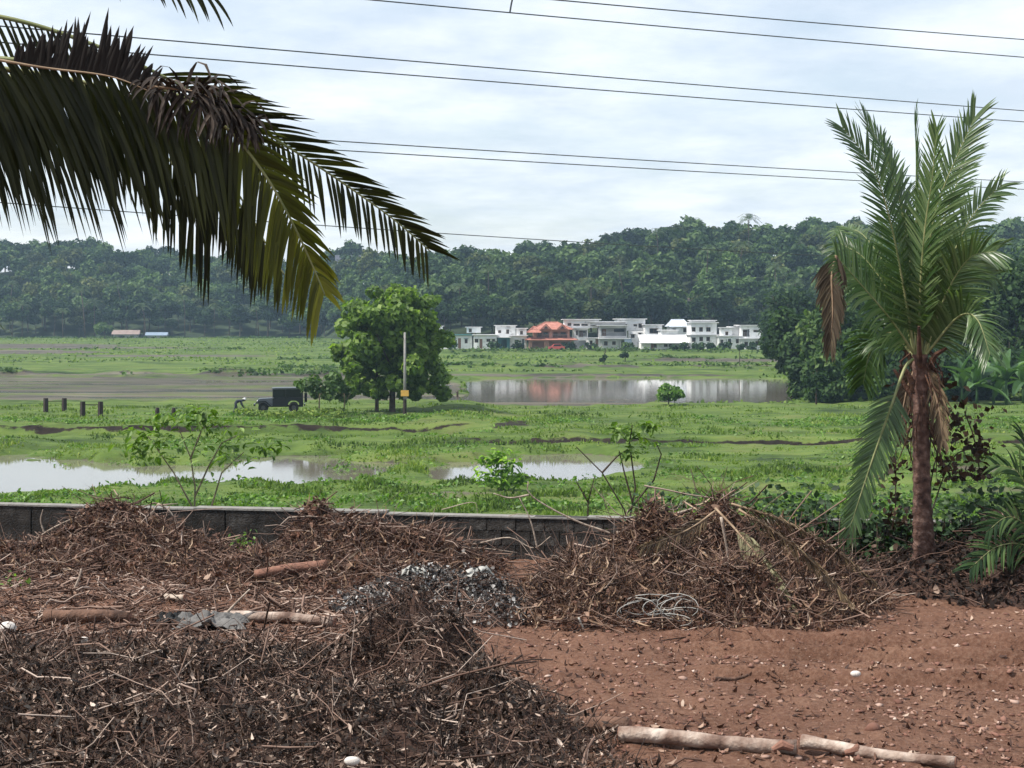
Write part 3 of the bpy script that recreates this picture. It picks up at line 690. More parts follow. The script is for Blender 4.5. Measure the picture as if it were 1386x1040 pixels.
h = house('flat_roofed_house', 600, 334, 'white single-storey house with teal-edged roof beside the big tree')
blockpx(h, 600, 580, 606, 453, 473, .6, 8, 'white_wall', [('win', 598, 458, 6, 6), ('win', 588, 458, 6, 6)], slabmat='slab')
blockpx(h, 600, 606.1, 639, 454, 473, 0, 9, 'white_wall', [('win', 614, 459, 5, 5), ('door', 622, 458, 4, 14), ('win', 631, 459, 4, 6)], slabmat='teal')
blockpx(h, 600, 631, 650, 443.5, 450.8, 4, 4, 'white_wall', [('win', 636, 445, 4, 5)])
blockpx(h, 600, 583, 597, 442, 450.8, 4, 4, 'white_wall', [])
h = house('flat_roofed_house', 656, 333, 'white single-storey house with four dark windows left of the two-storey white house')
blockpx(h, 656, 641, 672, 454, 473, 0, 8, 'white_wall', [('win', 645, 459, 5, 5), ('door', 651, 459, 4, 13), ('win', 661, 459, 5, 4), ('win', 668, 459, 4, 4)])
h = house('two_storey_house', 692, 336, 'two-storey white house with teal garage next to the red-tiled house')
blockpx(h, 692, 674, 690, 457, 473, -1, 8, 'teal', [('open', 682, 460, 12, 12)], slabmat='white_wall')
blockpx(h, 692, 670, 698, 441, 456, 3, 6, 'white_wall', [('win', 687, 446, 4, 6), ('win', 676, 447, 4, 4)])
blockpx(h, 692, 690.1, 713, 455, 473, 0, 9, 'white_wall', [('win', 699, 460, 5, 6), ('open', 708, 459, 7, 13)])
blockpx(h, 692, 699, 713, 445, 454.9, 2, 6, 'white_wall', [('win', 706, 448, 4, 5)])
# the red-tiled villa
h = house('red_roofed_villa', 745, 331, 'two-storey villa with tiered red clay-tile roofs and verandas')
blockpx(h, 745, 716, 775, 460.5, 473, 0, 10, 'pink_wall', [('open', 728, 462.5, 20, 10), ('open', 757, 462.5, 32, 10)], slab=None)
blockpx(h, 745, 722, 771, 446.5, 458.6, 1.2, 7, 'pink_wall', [('balc', 735, 449, 17, 9), ('balc', 758, 449, 20, 9)], slab=None)
def hip(root, a, b, y0_, y1_, ze, zr, X0, inset, over=.9, name='tiled_roof', mat='tile'):
    x0, x1 = hpx(a, X0) - over, hpx(b, X0) + over; ya, yb = y0_ - over, y1_ + over; ym = (ya + yb) / 2
    mb = MB(); mb.add([(x0, ya, ze), (x1, ya, ze), (x1, yb, ze), (x0, yb, ze), (x0 + inset, ym, zr), (x1 - inset, ym, zr)],
        [(0, 1, 5, 4), (1, 2, 5), (2, 3, 4, 5), (3, 0, 4), (0, 3, 2, 1)])
    ro = mb.build(name, M[mat], root)
    rg_ = MB(); e = .12
    for A, B in (((x0, ya, ze), (x0 + inset, ym, zr)), ((x1, ya, ze), (x1 - inset, ym, zr)), ((x0 + inset, ym, zr), (x1 - inset, ym, zr))):
        rg_.tube([Vector(A) + Vector((0, 0, .03)), Vector(B) + Vector((0, 0, .05))], .11, 6)
    rg_.build('ridge_tile', M[mat], ro)
    return ro
hip(h, 716, 776, -.2, 9, z_of(460.4), z_of(453.5), 745, 3.2)
hip(h, 724, 770, 1.2, 8.4, z_of(446.4), z_of(436.5), 745, 3.4)
hip(h, 715, 731, -.6, 4, z_of(450.5), z_of(442.5), 745, 1.5, .3)
for gx_ in (739, 761):                            # front gables
    x_ = hpx(gx_, 745); mb = MB(); mb.add([(x_-1.3, -.2, z_of(446)), (x_+1.3, -.2, z_of(446)), (x_, -.2, z_of(438.5)), (x_, 4.6, z_of(438.3))], [(0, 1, 2), (1, 3, 2), (3, 0, 2), (0, 3, 1)]); g_ = mb.build('gable', M['tile'], h)
    MB().prism([(x_-.5, z_of(445)), (x_+.5, z_of(445)), (x_, z_of(441.6))], -.26, -.203).build('gable_vent', M['glass'], g_)
h = house('two_storey_house', 789, 337, 'white two-storey house with open roof terrace just right of the red-tiled villa')
blockpx(h, 789, 776.5, 796, 444.5, 473, 1, 8, 'white_wall', [('win', 781, 447, 3, 7), ('balc', 789, 447, 12, 9), ('open', 788, 461, 14, 11)], slab=.3)
blockpx(h, 789, 764, 812, 432.5, 443.8, 2.4, 8, 'white_wall', [('win', 771, 437, 5, 4), ('win', 781, 438, 9, 3), ('win', 792, 438, 9, 3), ('win', 803, 438, 6, 3)], slab=.5)
blockpx(h, 789, 796.1, 813, 458, 473, -.4, 8, 'white_wall', [('win', 800, 461, 4, 6), ('door', 808, 459, 4, 13)], slab=.2)
h = house('two_storey_house', 829, 335, 'grey unpainted two-storey house with deep upper balcony')
blockpx(h, 829, 813.5, 850, 459, 473, 0, 9, 'grey_wall', [('win', 820, 462, 5, 6), ('win', 831, 462, 5, 5), ('open', 843, 461, 9, 11)], slab=.6)
blockpx(h, 829, 811, 849, 441, 458, .8, 8, 'grey_wall', [('balc', 831, 444, 34, 11)], slab=.5)
blockpx(h, 829, 800, 848, 436, 440.2, 3, 6, 'grey_wall', [], slab=.4)
MB().box(hpx(845, 829), hpx(855, 829), -.8, -.5, z_of(470), z_of(458)).build('blue_sheet', M['blue_roof'], h)
h = house('three_storey_house', 856, 345, 'tall white house rising behind the grey unpainted house')
blockpx(h, 856, 834, 874, 431, 447, 0, 8, 'white_wall', [('win', 860, 438, 5, 3), ('win', 867, 437, 5, 6), ('win', 845, 438, 7, 3)], slab=.4)
blockpx(h, 856, 850, 872, 447.3, 474, -1, 8, 'white_wall', [('win', 856, 452, 5, 5), ('win', 866, 450, 4, 5), ('win', 868, 459, 4, 6)], slab=None)
h = house('two_storey_house', 884, 341, 'cream two-storey house with brown upper window below a round pale tree')
blockpx(h, 884, 872.5, 896.5, 439.5, 474, 0, 8, 'white_wall', [('win', 885, 444, 12, 7)], slab=.4)
h = house('white_villa', 900, 330, 'white house with long sloping porch roof and boxy upper room')
blockpx(h, 900, 868, 929, 464, 473, 0, 9, 'white_wall', [('door', 883, 465, 4, 8), ('win', 887, 466, 4, 5), ('win', 901, 466, 5, 4), ('win', 907, 466, 4, 4)], slab=None)
mb = MB(); xa, xb = hpx(866, 900), hpx(931, 900); mb.add([(xa, -1.6, z_of(464)), (xb, -1.6, z_of(464)), (xb, 4, z_of(453.5)), (xa, 4, z_of(453.5)), (xa, -1.6, z_of(465)), (xb, -1.6, z_of(465)), (xb, 4, z_of(454.5)), (xa, 4, z_of(454.5))], [(0,1,2,3), (7,6,5,4), (0,4,5,1), (1,5,6,2), (2,6,7,3), (3,7,4,0)]); mb.build('porch_roof', M['slab'], h)
blockpx(h, 900, 897, 920, 448, 463.5, 4.2, 6, 'white_wall', [('win', 914, 454, 3, 6)], slab=.3)
blockpx(h, 900, 920.1, 931, 456, 463.8, 4.2, 5, 'white_wall', [], slab=.2)
h = house('gabled_house', 919, 349, 'house with bright white gabled sheet roof between two flat-roofed houses')
blockpx(h, 919, 906, 933, 441, 474, 0, 7, 'white_wall', [('open', 912, 443, 9, 7), ('win', 928, 443, 6, 6)], slab=None)
hip(h, 906, 932, 0, 7, z_of(440.8), z_of(431), 919, 1.2, .5, 'sheet_roof', 'metal_roof')
h = house('two_storey_house', 952, 336, 'white two-storey house with two rows of paired square windows')
blockpx(h, 952, 934.5, 971, 453.8, 474, 0, 8, 'white_wall', [('win', 939, 457, 5, 6), ('win', 949, 456, 5, 6), ('win', 958.5, 456, 5, 6)], slab=.3)
blockpx(h, 952, 935, 970.5, 437, 452.8, .2, 8, 'white_wall', [('win', 939, 443, 5, 6), ('win', 949, 443, 5, 6), ('win', 959, 443, 6, 6)], slab=.4)
blockpx(h, 952, 938, 971, 434, 436, 3, 5, 'white_wall', [], slab=.3)
h = house('two_storey_house', 989, 334, 'white house with curved terrace wall left of the last house in the row')
blockpx(h, 989, 972.5, 1003, 455.5, 473, 0, 8, 'white_wall', [('win', 977, 460, 4, 6), ('open', 987, 459, 8, 12), ('win', 998, 459, 4, 6)], slab=.3)
blockpx(h, 989, 975.5, 992, 444, 454.7, 1, 7, 'white_wall', [('win', 984.5, 449, 4, 5)], slab=.3)
blockpx(h, 989, 992.1, 1003, 443, 454.7, 3, 5, 'white_wall', [], slab=.3)
h = house('two_storey_house', 1024, 333, 'white two-storey house at the end of the row nearest the leafy trees')
blockpx(h, 1024, 1004, 1039, 441, 458, 1.2, 8, 'white_wall', [('balc', 1011, 446, 9, 10), ('win', 1025, 447, 8, 3)], slab=.4)
blockpx(h, 1024, 1003.6, 1045, 459.2, 473, 0, 9, 'white_wall', [('win', 1010, 463, 5, 6), ('win', 1026, 462, 7, 6), ('win', 1038, 463, 5, 5)], slab=.5)
# outlying buildings
def hut(name, a, b, ytop, ybot, Y, mat, wallmat, label, cat='shed', rise=1.0):
    p_ = at((a + b) / 2, ybot, Y); hw = (b - a) / 2 * Y / FPX; hh = (ybot - ytop) * Y / FPX; e = empty(name, p_, fr.uniform(-.15, .15), label, cat)
    house_block(e, -hw, hw, -.8, hh - rise, 0, hw * 1.2, wallmat, [('open', -hw * .3, 0, hw * .6, hh - rise - .4), ('win', hw * .5, (hh - rise) * .35, hw * .3, (hh - rise) * .4)], slab=None)
    mb = MB(); o_ = .6; d_ = hw * 1.2; zt = hh; ze = hh - rise + .003
    mb.add([(-hw-o_, -o_, ze), (hw+o_, -o_, ze), (hw+o_, d_/2, zt), (-hw-o_, d_/2, zt), (hw+o_, d_+o_, ze), (-hw-o_, d_+o_, ze)], [(0,1,2,3), (3,2,4,5), (0,3,5), (1,4,2), (0,5,4,1)])
    mb.build('roof', M[mat], e); return e
hut('farm_shed', 154, 186, 447, 459.5, 486, 'rust_roof', 'grey_wall', 'low farm shed with faded reddish roof at the edge of the fields', rise=1.4)
hut('farm_shed', 199, 224, 450, 459.5, 486, 'blue_roof', 'grey_wall', 'low farm shed with pale blue roof at the edge of the fields', rise=1.0)
def hillY(px, k): y0, y1 = hill_Y(px); return float(y0 + (y1 - y0) * k)
hut('hillside_house', 456, 500, 345, 366, hillY(478, .74), 'dark_roof', 'grey_wall', 'dark slate-roofed house on the hill top glimpsed under the hanging fronds', 'house', 2.6)
hut('hillside_house', 921, 940, 414, 426, hillY(930, .20), 'rust_roof', 'grey_wall', 'small pale house on the slope above the row of houses', 'house', .8)
hut('hillside_house', 933, 947, 404, 414, hillY(940, .31), 'rust_roof', 'grey_wall', 'small pale upper house on the slope beside pale green trees', 'house', .8)
hut('hillside_house', 984, 1004, 355, 366, hillY(994, .7), 'tile', 'pink_wall', 'small red-roofed house among palms high on the hill', 'house', 1.2)

# ------------------------------------------------------------------ trees and plants of the middle distance
def fz(X, Y): return float(field_eval(np.array([X]), np.array([float(Y)]))[0][0])
def leafy_tree(name, px, Y, rx, rz, h, nl, nleaf, size, mat, label, seed, trunk_r=.2, trunkmat='bark', cat='tree', nlimb=6, zc=None, flatten=.8, lob=(.28, .45), group=None):
    X = (px - CX) / FPX * Y; e = empty(name, (X, Y, fz(X, Y) - .05), 0, label, cat, group)
    V, F, var = crown_geom(seed, rx, rx, rz, nl, nleaf, size, zc if zc is not None else h - rz, lob, flatten)
    link('crown', np_mesh('crown', V, F, var), M[mat], e)
    limbed_trunk(seed + 1, h, trunk_r, rx * .8, nlimb).build('trunk', M[trunkmat], e, True)
    return e
# the big round tree on the bank: an uneven crown in three tiers on two trunks
Yt = 117; Xt = (531 - CX) / FPX * Yt
bt = empty('broadleaf_tree', (Xt, Yt, fz(Xt, Yt) - .05), 0, 'large round bright green tree on the bank beside the pole', 'tree')
Vs, Fs, vs = [], [], []; off = 0
for (sx, sz, rx, rz, nl, nf, sd) in [(.3, 7.4, 3.6, 2.9, 26, 7500, 1), (-1.6, 5.9, 3.0, 2.6, 18, 4200, 2), (1.9, 5.0, 2.7, 2.6, 18, 4200, 3), (-.2, 4.0, 4.1, 2.4, 22, 5200, 4), (2.7, 2.4, 1.9, 1.7, 12, 2600, 5), (-2.2, 2.6, 1.9, 1.6, 11, 2000, 6), (.6, 2.4, 3.0, 1.5, 16, 3200, 8), (-1.0, 1.9, 2.0, 1.1, 10, 1500, 11), (1.8, 1.9, 1.8, 1.0, 9, 1400, 12), (3.0, 5.2, 1.5, 1.8, 10, 1800, 9), (-3.0, 4.6, 1.5, 1.7, 10, 1600, 10), (.6, 9.2, 1.6, 1.0, 8, 1300, 7)]:
    V, F, var = crown_geom(500 + sd, rx, rx, rz, int(nl * 1.3), int(nf * .68), .33, 0, (.16, .34), .85, (.5, 1.05)); V = V + np.array([sx, 0, sz]); Vs.append(V); Fs.append(F + off); off += len(V); vs.append(var)
link('crown', np_mesh('crown', np.concatenate(Vs), np.concatenate(Fs), np.concatenate(vs)), M['tree_leaf'], bt)
limbed_trunk(901, 9.5, .24, 3.2, 9).build('trunk', M['bark'], bt, True)
tk = limbed_trunk(905, 7.5, .15, 2.2, 6); tk.V = [(x - 1.25, y + .3, z) for x, y, z in tk.V]; tk.build('trunk', M['bark'], bt, True)

RT = [(1085, 168, 3.6, 5.2, 12.0, 'pale-leaved slender tree beside the pond corner', 'near_leaf'), (1130, 150, 3.4, 4.6, 10.5, 'dark leafy tree behind the dead brown frond', 'near_leaf'),
      (1175, 176, 5.0, 6.0, 16.5, 'tall dark tree rising behind the young palm crown', 'near_leaf'), (1215, 150, 3.8, 4.8, 12, 'dark tree right behind the young palm trunk', 'near_leaf'),
      (1275, 160, 4.6, 5.6, 14.5, 'dark tree between the young palm and the banana clump', 'near_leaf'), (1325, 178, 5.2, 6.4, 17.5, 'tall tree with pale crown above the banana clump', 'near_leaf'),
      (1375, 158, 4.8, 6.0, 16.0, 'tall dark tree standing behind the banana clump', 'near_leaf'), (1450, 165, 5, 6, 17, 'tall dark tree past the banana clump at the field corner', 'near_leaf'),
      (1066, 236, 4.6, 4.6, 14.5, 'dark bushy tree behind the pond corner next to the end house', 'forest'), (1240, 215, 6, 7, 20, 'tall broad tree far behind the young palm', 'forest'), (1400, 225, 6, 7, 21, 'tall broad tree far behind the bananas', 'forest')]
for i, (px, Y, rx, rz, h, lb, mt) in enumerate(RT):
    leafy_tree('broadleaf_tree', px, Y, rx * 1.1, h * .50, h, 46, 8000, .42, mt, lb, 600 + 7 * i, .2, zc=h * .49, group=None, lob=(.24, .42))
    # skirt of lower foliage that hides the trunks
for i, (px, Y, w_, h_, lb) in enumerate([(1098, 150, 2.4, 5.0, 'dark shrub at the corner of the pond under the pale-leaved slender tree'), (1120, 141, 2.6, 4.6, 'dark shrub at the field edge under the dead brown frond'), (1165, 143, 3.0, 5.6, 'dark shrub at the field edge left of the young palm trunk'), (1205, 142, 3.0, 5.2, 'dark shrub touching the young palm trunk at the field edge'),
        (1275, 143, 3.2, 5.6, 'dark shrub at the field edge right of the young palm trunk'), (1310, 146, 3.4, 6.2, 'tall dark shrub behind the banana clump'), (1365, 146, 3.6, 6.4, 'dark shrub behind the last banana plants'), (1430, 146, 3.6, 6.0, 'dark shrub past the banana clump')]):
    leafy_tree('shrub', px, Y, w_, h_ * .55, h_ * 1.25, 20, 3200, .36, 'near_leaf', lb, 760 + 5 * i, .07, 'darkstem', 'shrub', zc=h_ * .45, flatten=1.0)
leafy_tree('shrub', 1105, 136, .95, 2.1, 4.4, 12, 900, .26, 'near_leaf', 'narrow dark shrub wrapped round a thin pole by the pond', 811, .06, 'darkstem', 'shrub', zc=2.1)
X = at(1104, 500, 135.5).x; MB().tube([(X, 135.5, -4.6), (X + .1, 135.5, -1.0)], [.06, .04], 6).build('thin_pole', M['darkstem']); tag(bpy.data.objects['thin_pole'], 'thin dark pole standing in the narrow shrub by the pond', 'pole')
leafy_tree('bush', 905, 128, 1.45, 1.0, 1.9, 12, 1100, .26, 'shrub_var', 'low round green bush on the near shore of the pond', 821, .05, 'darkstem', 'bush', zc=.95)
leafy_tree('sapling', 432, 112, 2.1, 1.3, 3.3, 12, 900, .28, 'forest_light', 'yellowish green sapling leaning over the back of the jeep', 831, .06, 'stem', 'sapling', zc=2.1)
leafy_tree('sapling', 465, 114, 1.2, 1.0, 2.6, 8, 420, .26, 'forest_light', 'small pale sapling between the jeep and the big tree', 836, .05, 'stem', 'sapling', zc=1.6)
leafy_tree('round_tree', 888, 384, 3.4, 3.6, 9.5, 16, 2200, .5, 'forest_light', 'round pale green tree standing above the row of houses', 841, .2)
leafy_tree('round_tree', 142, 478, 4.6, 2.2, 5.5, 12, 1500, .5, 'forest_light', 'light green bush-like tree next to the reddish shed', 846, .15)
for i, (px, k, lb) in enumerate([(962, .3, 'pale yellowish green tree above the little hillside house'), (1000, .26, 'wide pale green tree beside the little hillside house'), (936, .44, 'pale tree uphill of the small pale upper house'), (976, .45, 'pale green crown high above the paired-window house')]):
    Yq = hillY(px, k); X = (px - CX) / FPX * Yq; e = empty('round_tree', (X, Yq, float(hill_z(np.array(X), np.array(Yq)))), 0, lb, 'tree')
    V, F, var = crown_geom(850 + i, 5, 5, 4, 16, 2000, .6, 6, (.28, .45)); link('crown', np_mesh('crown', V, F, var), M['forest_light'], e); limbed_trunk(860 + i, 9, .2, 4).build('trunk', M['bark'], e, True)
# low shrubs in front of the houses
hr = random.Random(5)
HS = [(612, 'teal-edged house'), (668, 'four-window white house'), (700, 'teal garage'), (770, 'red-tiled villa'), (800, 'terrace house'), (850, 'grey unpainted house'), (912, 'sloping porch roof'), (926, 'boxy upper room'), (945, 'house with paired windows'), (962, 'house with paired windows corner'), (982, 'curved terrace wall'), (1002, 'gap before the last house'), (1018, 'last house in the row'), (1036, 'far end of the last house')]
for i, (px, nm) in enumerate(HS):
    s_ = hr.uniform(.8, 1.5); Yq = 327.5; X = (px - CX) / FPX * Yq; e = empty('garden_shrub', (X, Yq, float(zbase(Yq))), 0, 'small dark green garden shrub in front of the ' + nm, 'shrub')
    V, F, var = crown_geom(870 + i, s_, s_, s_ * .9, 8, 260, .42, s_ * .7, (.4, .6)); link('foliage', np_mesh('foliage', V, F, var), M['forest'], e)
    MB().tube([(0, 0, -.2), (0, 0, s_ * .7)], [.06, .03], 5).build('stem', M['darkstem'], e)
for i, (px, Yq, lb) in enumerate([(818, 262, 'thin bare sapling standing in the field before the grey house'), (846, 268, 'short leafy sapling in the field before the tall white house')]):
    leafy_tree('sapling', px, Yq, .8, .7, 3.4 - i, 5, 140, .4, 'forest', lb, 890 + i, .09, 'darkstem', 'sapling', zc=.7 if i == 0 else 1.2, nlimb=3)
mb = MB(); p0 = at(1175 / 1386 * 520 + 560, 0, 245); X = (1001 - CX) / FPX * 245
mb.tube([(X, 245, -4.4), (X, 245, -.9)], [.07, .05], 6); tag(mb.build('field_post', M['darkstem']), 'thin dark post in the field beyond the pond before the last house', 'post')
X = (619 - CX) / FPX * 160; mb = MB(); mb.tube([(X, 160, -4.8), (X + .02, 160, -4.05), (X + .12, 160, -3.95)], [.14, .11, .05], 6); mb.tube([(X, 160, -4.2), (X - .22, 160.05, -4.02)], [.06, .03], 5); tag(mb.build('stump', M['darkstem']), 'small dark stump sticking out of the shallow water by the big tree', 'stump')
tag(MB().tube([(-.0, 0, 0), (.15, .02, .5), (.05, .0, .8)], [.5, .42, .12], 7).build('field_bush', M['hill']), 'tiny dark tuft on the edge of the mud flat', 'tuft'); o_ = bpy.data.objects['field_bush']; X = (345 - CX) / FPX * 219; o_.location = (X, 219, fz(X, 219) - .1)

# banana clump
bl = MB(); nseg = 7
Vb = []; Fb = []
for i in range(nseg + 1):
    u = i / nseg; wv = .33 * math.sin(math.pi * min(1, .12 + u * .88)) ** .6 if u < .98 else .05; x_ = u * 2.3; z_ = .9 * u - 1.15 * u * u
    Vb += [(x_, -wv, z_ + wv * .45), (x_, 0, z_), (x_, wv, z_ + wv * .45)]
for i in range(nseg): a = i * 3; Fb += [(a, a+1, a+4, a+3), (a+1, a+2, a+5, a+4)]
leafme = bpy.data.meshes.new('leaf'); leafme.from_pydata(Vb, [], Fb); leafme.materials.append(M['banana'])
br = random.Random(3)
BN = ['at the left end of the clump', 'with one torn upright leaf', 'in the middle of the clump', 'behind the tallest upright leaf', 'beside the tall dark tree', 'at the right end of the clump']
for i, (px, Y, h) in enumerate([(1302, 138, 2.2), (1322, 135, 2.6), (1345, 139, 3.0), (1362, 134, 3.4), (1385, 138, 3.0), (1408, 136, 3.2)]):
    X = (px - CX) / FPX * Y; e = empty('banana_plant', (X, Y, fz(X, Y) - .05), br.uniform(0, 6), 'green banana plant with broad leaves ' + BN[i], 'banana plant', 'banana plants at the field corner')
    MB().tube([(0, 0, -.1), (.03, 0, h * .5), (0, .03, h * .72)], [.15, .12, .08], 8).build('stem', M['banana'], e, True)
    for k in range(9):
        lf = link('leaf', leafme, None, e); s_ = br.uniform(.8, 1.25); s_ *= 1.35; lf.scale = (s_, s_, s_); lf.location = (0, 0, h * .68); lf.scale = (s_, s_, s_)
        lf.rotation_euler = (br.uniform(-.3, .3), -br.uniform(-.5, 1.15) if k < 7 else -1.35, k * 2.4 + br.uniform(-.3, .3))

# big-leaved saplings behind the wall; every leaf is a piece of its own
def broad_leaf(L_=.16, w_=.085):
    V = [(0, 0, 0), (L_ * .35, w_ * .5, .012), (L_ * .75, w_ * .38, .004), (L_, 0, -.03), (L_ * .75, -w_ * .38, .004), (L_ * .35, -w_ * .5, .012), (L_ * .4, 0, -.006), (L_ * .75, 0, -.014)]
    F = [(0, 6, 1), (1, 6, 7, 2), (2, 7, 3), (0, 5, 6), (6, 5, 4, 7), (7, 4, 3)]
    me = bpy.data.meshes.new('leaf'); me.from_pydata(V, [], F); me.materials.append(M['shrub']); return me
BL = broad_leaf()
M['bright'] = ramp_mat('bright_leaf', [(0, (.08,.16,.02)), (.5, (.17,.30,.04)), (1, (.34,.50,.10))], .5, .45, src='obj')
BL2 = broad_leaf(); BL2.materials.clear(); BL2.materials.append(M['bright'])
def sapling(name, base, stems, nleaf, lsize, label, seed, stemmat='stem', cat='sapling', clusters=None, spread=.25):
    """stems: polylines of world points; leaves cluster round the given points"""
    r = random.Random(seed); e = empty(name, base, 0, label, cat)
    for st in stems:
        pts = [Vector(p) - Vector(base) for p in st]; MB().tube(pts, [.014 * (1 - .7 * i / (len(pts) - 1)) + .003 for i in range(len(pts))], 5).build('stem', M[stemmat], e)
    for k in range(nleaf):
        c = Vector(clusters[k % len(clusters)][:3]); sp = clusters[k % len(clusters)][3]
        p_ = c + Vector((r.gauss(0, sp), r.gauss(0, sp * .6), r.gauss(0, sp * .5))) - Vector(base)
        lf = link('leaf', BL2 if name == 'bush' else BL, None, e); s_ = lsize / .16 * r.uniform(.6, 1.3); lf.location = p_; lf.scale = (s_, s_, s_)
        lf.rotation_euler = (r.uniform(-.5, .5), r.uniform(-.2, .9), r.uniform(0, 6.28))
    return e
Ys = 24.0
A = lambda px, py, Y=Ys: at(px, py, Y)
b0 = A(262, 735)
sapling('sapling', b0, [[b0, A(264, 660), A(258, 620), A(240, 575)], [A(264, 672), A(282, 632), A(300, 600), A(320, 590)], [A(262, 690), A(235, 640), A(200, 590)], [A(285, 690), A(300, 640), A(330, 612)], [A(258, 620), A(272, 585), A(268, 550)]], 295, .16,
        'tall leafy light green sapling growing behind the wall before the left pool', 21, clusters=[(*A(240, 568), .25), (*A(200, 585), .22), (*A(285, 575), .2), (*A(325, 602), .26), (*A(185, 606), .16), (*A(262, 556), .18), (*A(360, 604), .14), (*A(225, 600), .28), (*A(300, 612), .2)])
Y2 = 22.5; b0 = A(858, 740, Y2)
sapling('sapling', b0, [[b0, A(845, 690, Y2), A(815, 640, Y2), A(780, 605, Y2)], [A(852, 705, Y2), A(860, 660, Y2), A(852, 600, Y2), A(856, 575, Y2)], [A(848, 695, Y2), A(885, 650, Y2), A(895, 615, Y2), A(888, 600, Y2)], [A(856, 680, Y2), A(845, 640, Y2), A(838, 610, Y2)], [A(815, 640, Y2), A(835, 618, Y2), A(850, 608, Y2)]], 90, .15,
        'sparse sapling with bare dark stems behind the wall and the root heap', 22, 'darkstem', clusters=[(*A(850, 580, Y2), .12), (*A(862, 590, Y2), .14), (*A(840, 588, Y2), .1), (*A(850, 612, Y2), .1), (*A(878, 575, Y2), .05)])
b0 = A(795, 730, 23); sapling('sapling', b0, [[b0, A(796, 680, 23), A(805, 645, 23)], [A(796, 680, 23), A(780, 652, 23)]], 34, .09, 'short leafy sapling just behind the wall left of the sparse one', 23, 'darkstem', clusters=[(*A(800, 665, 23), .13), (*A(785, 662, 23), .1), (*A(812, 652, 23), .08)])
b0 = A(948, 740, 21.6); sapling('sapling', b0, [[b0, A(946, 680, 21.6), A(935, 635, 21.6)], [A(946, 690, 21.6), A(962, 660, 21.6)]], 16, .08, 'thin wispy sapling behind the big root heap', 24, 'stem', clusters=[(*A(942, 670, 21.6), .1), (*A(955, 690, 21.6), .1)])
Yb = 66; Xb = at(675, 660, Yb).x; b0 = Vector((Xb, Yb, fz(Xb, Yb)))
bsh = sapling('bush', b0, [[b0, b0 + Vector((.1, 0, .9)), b0 + Vector((.2, 0, 1.7))], [b0, b0 + Vector((-.4, .1, 1.2))], [b0, b0 + Vector((.7, 0, .8))]], 290, .38, 'dense bright green big-leaved bush at the edge of the small pool', 25, 'stem', 'bush',
        clusters=[(*(b0 + Vector((-.05, 0, 1.65))), .28), (*(b0 + Vector((-.5, .1, 1.35))), .28), (*(b0 + Vector((.35, -.1, 1.3))), .3), (*(b0 + Vector((-.4, 0, .75))), .36), (*(b0 + Vector((.35, 0, .7))), .36), (*(b0 + Vector((.9, 0, .5))), .28), (*(b0 + Vector((-.1, -.1, .4))), .4)])

# weeds and creepers over the right end of the wall
wr = random.Random(8)
WD = [(905, 700, .35, 'behind the peak of the root heap'), (1045, 690, .5, 'just right of the heap of roots'), (1085, 705, .42, 'between the root heap and the broken frond'), (1120, 720, .42, 'left of the broken hanging frond'), (1175, 725, .42, 'under the broken hanging frond'), (1215, 715, .4, 'left of the young palm trunk'), (1290, 712, .45, 'right of the young palm trunk'), (1330, 705, .42, 'left of the dark heap'), (1375, 700, .5, 'over the dark heap'), (1420, 700, .5, 'past the dark heap')]
for i, (px, py, s_, nm) in enumerate(WD):
    Yw = wallY((px - CX) / FPX * 20) - wr.uniform(.05, .35); X = (px - CX) / FPX * Yw; top = at(px, py, Yw).z
    e = empty('weed_clump', (X, Yw, -.05), 0, 'glossy dark weeds with small broad leaves ' + nm, 'weeds'); n = 420
    r = np.random.default_rng(1000 + i); P = r.normal(size=(n, 3)) * np.array([s_ * .75, .2, .26]) + np.array([0, 0, max(.35, top - .05)])
    P[:, 2] = np.maximum(P[:, 2], .03); V, F = leaf_quads(P, unit(r.normal(size=(n, 3)) * .6 + np.array([0, -.3, .8])), r.uniform(.04, .10, n), r, 1.3)
    link('foliage', np_mesh('foliage', V, F, np.repeat(r.beta(1.6, 2.2, n), 2)), M['weed'], e)
    mb = MB()
    for k in range(14):
        a = wr.uniform(-s_, s_); mb.tube([(a * .4, wr.uniform(-.1, .1), -.05), (a * .8, wr.uniform(-.15, .15), .4), (a, wr.uniform(-.2, .1), .75)], [.009, .007, .004], 4)
    mb.build('stem', M['darkstem'], e)

# ------------------------------------------------------------------ grass of the near field
gr = np.random.default_rng(77); nG = 150000
pyr = gr.uniform(556, 712, nG); Yg = FPX * (CAMZ + 4.2) / (pyr - HY); pxg = gr.uniform(-160, 1550, nG); Xg = (pxg - CX) / FPX * Yg
zg, gg, sg, nAg, nBg = field_eval(Xg, Yg)
cl = fbm(Xg * .45, Yg * .45, 3, 61); keep = (gg * (1 - sg) * sstep(.30, .62, cl + gr.uniform(-.12, .12, nG)) > gr.uniform(.05, .9, nG)) & (zg > WZ - .02) & (Yg > 52)
Xg, Yg, zg, cl, pxg = Xg[keep], Yg[keep], zg[keep], cl[keep], pxg[keep]; n = len(Xg)
hh = (.05 + .20 * sstep(.45, .75, cl)) * gr.uniform(.5, 1.4, n); ww = gr.uniform(.03, .09, n)
a = gr.uniform(0, math.pi, n); ax = np.stack([np.cos(a), np.sin(a), 0 * a], 1); ln = gr.normal(size=(n, 3)) * .35; ln[:, 2] = 1
P = np.stack([Xg, Yg, zg - .02], 1); tip = P + unit(ln) * hh[:, None]
V = np.stack([P - ax * ww[:, None], P + ax * ww[:, None], tip + ax * ww[:, None] * .25, tip - ax * ww[:, None] * .35 + np.array([0, 0, -.03])], 1).reshape(-1, 3)
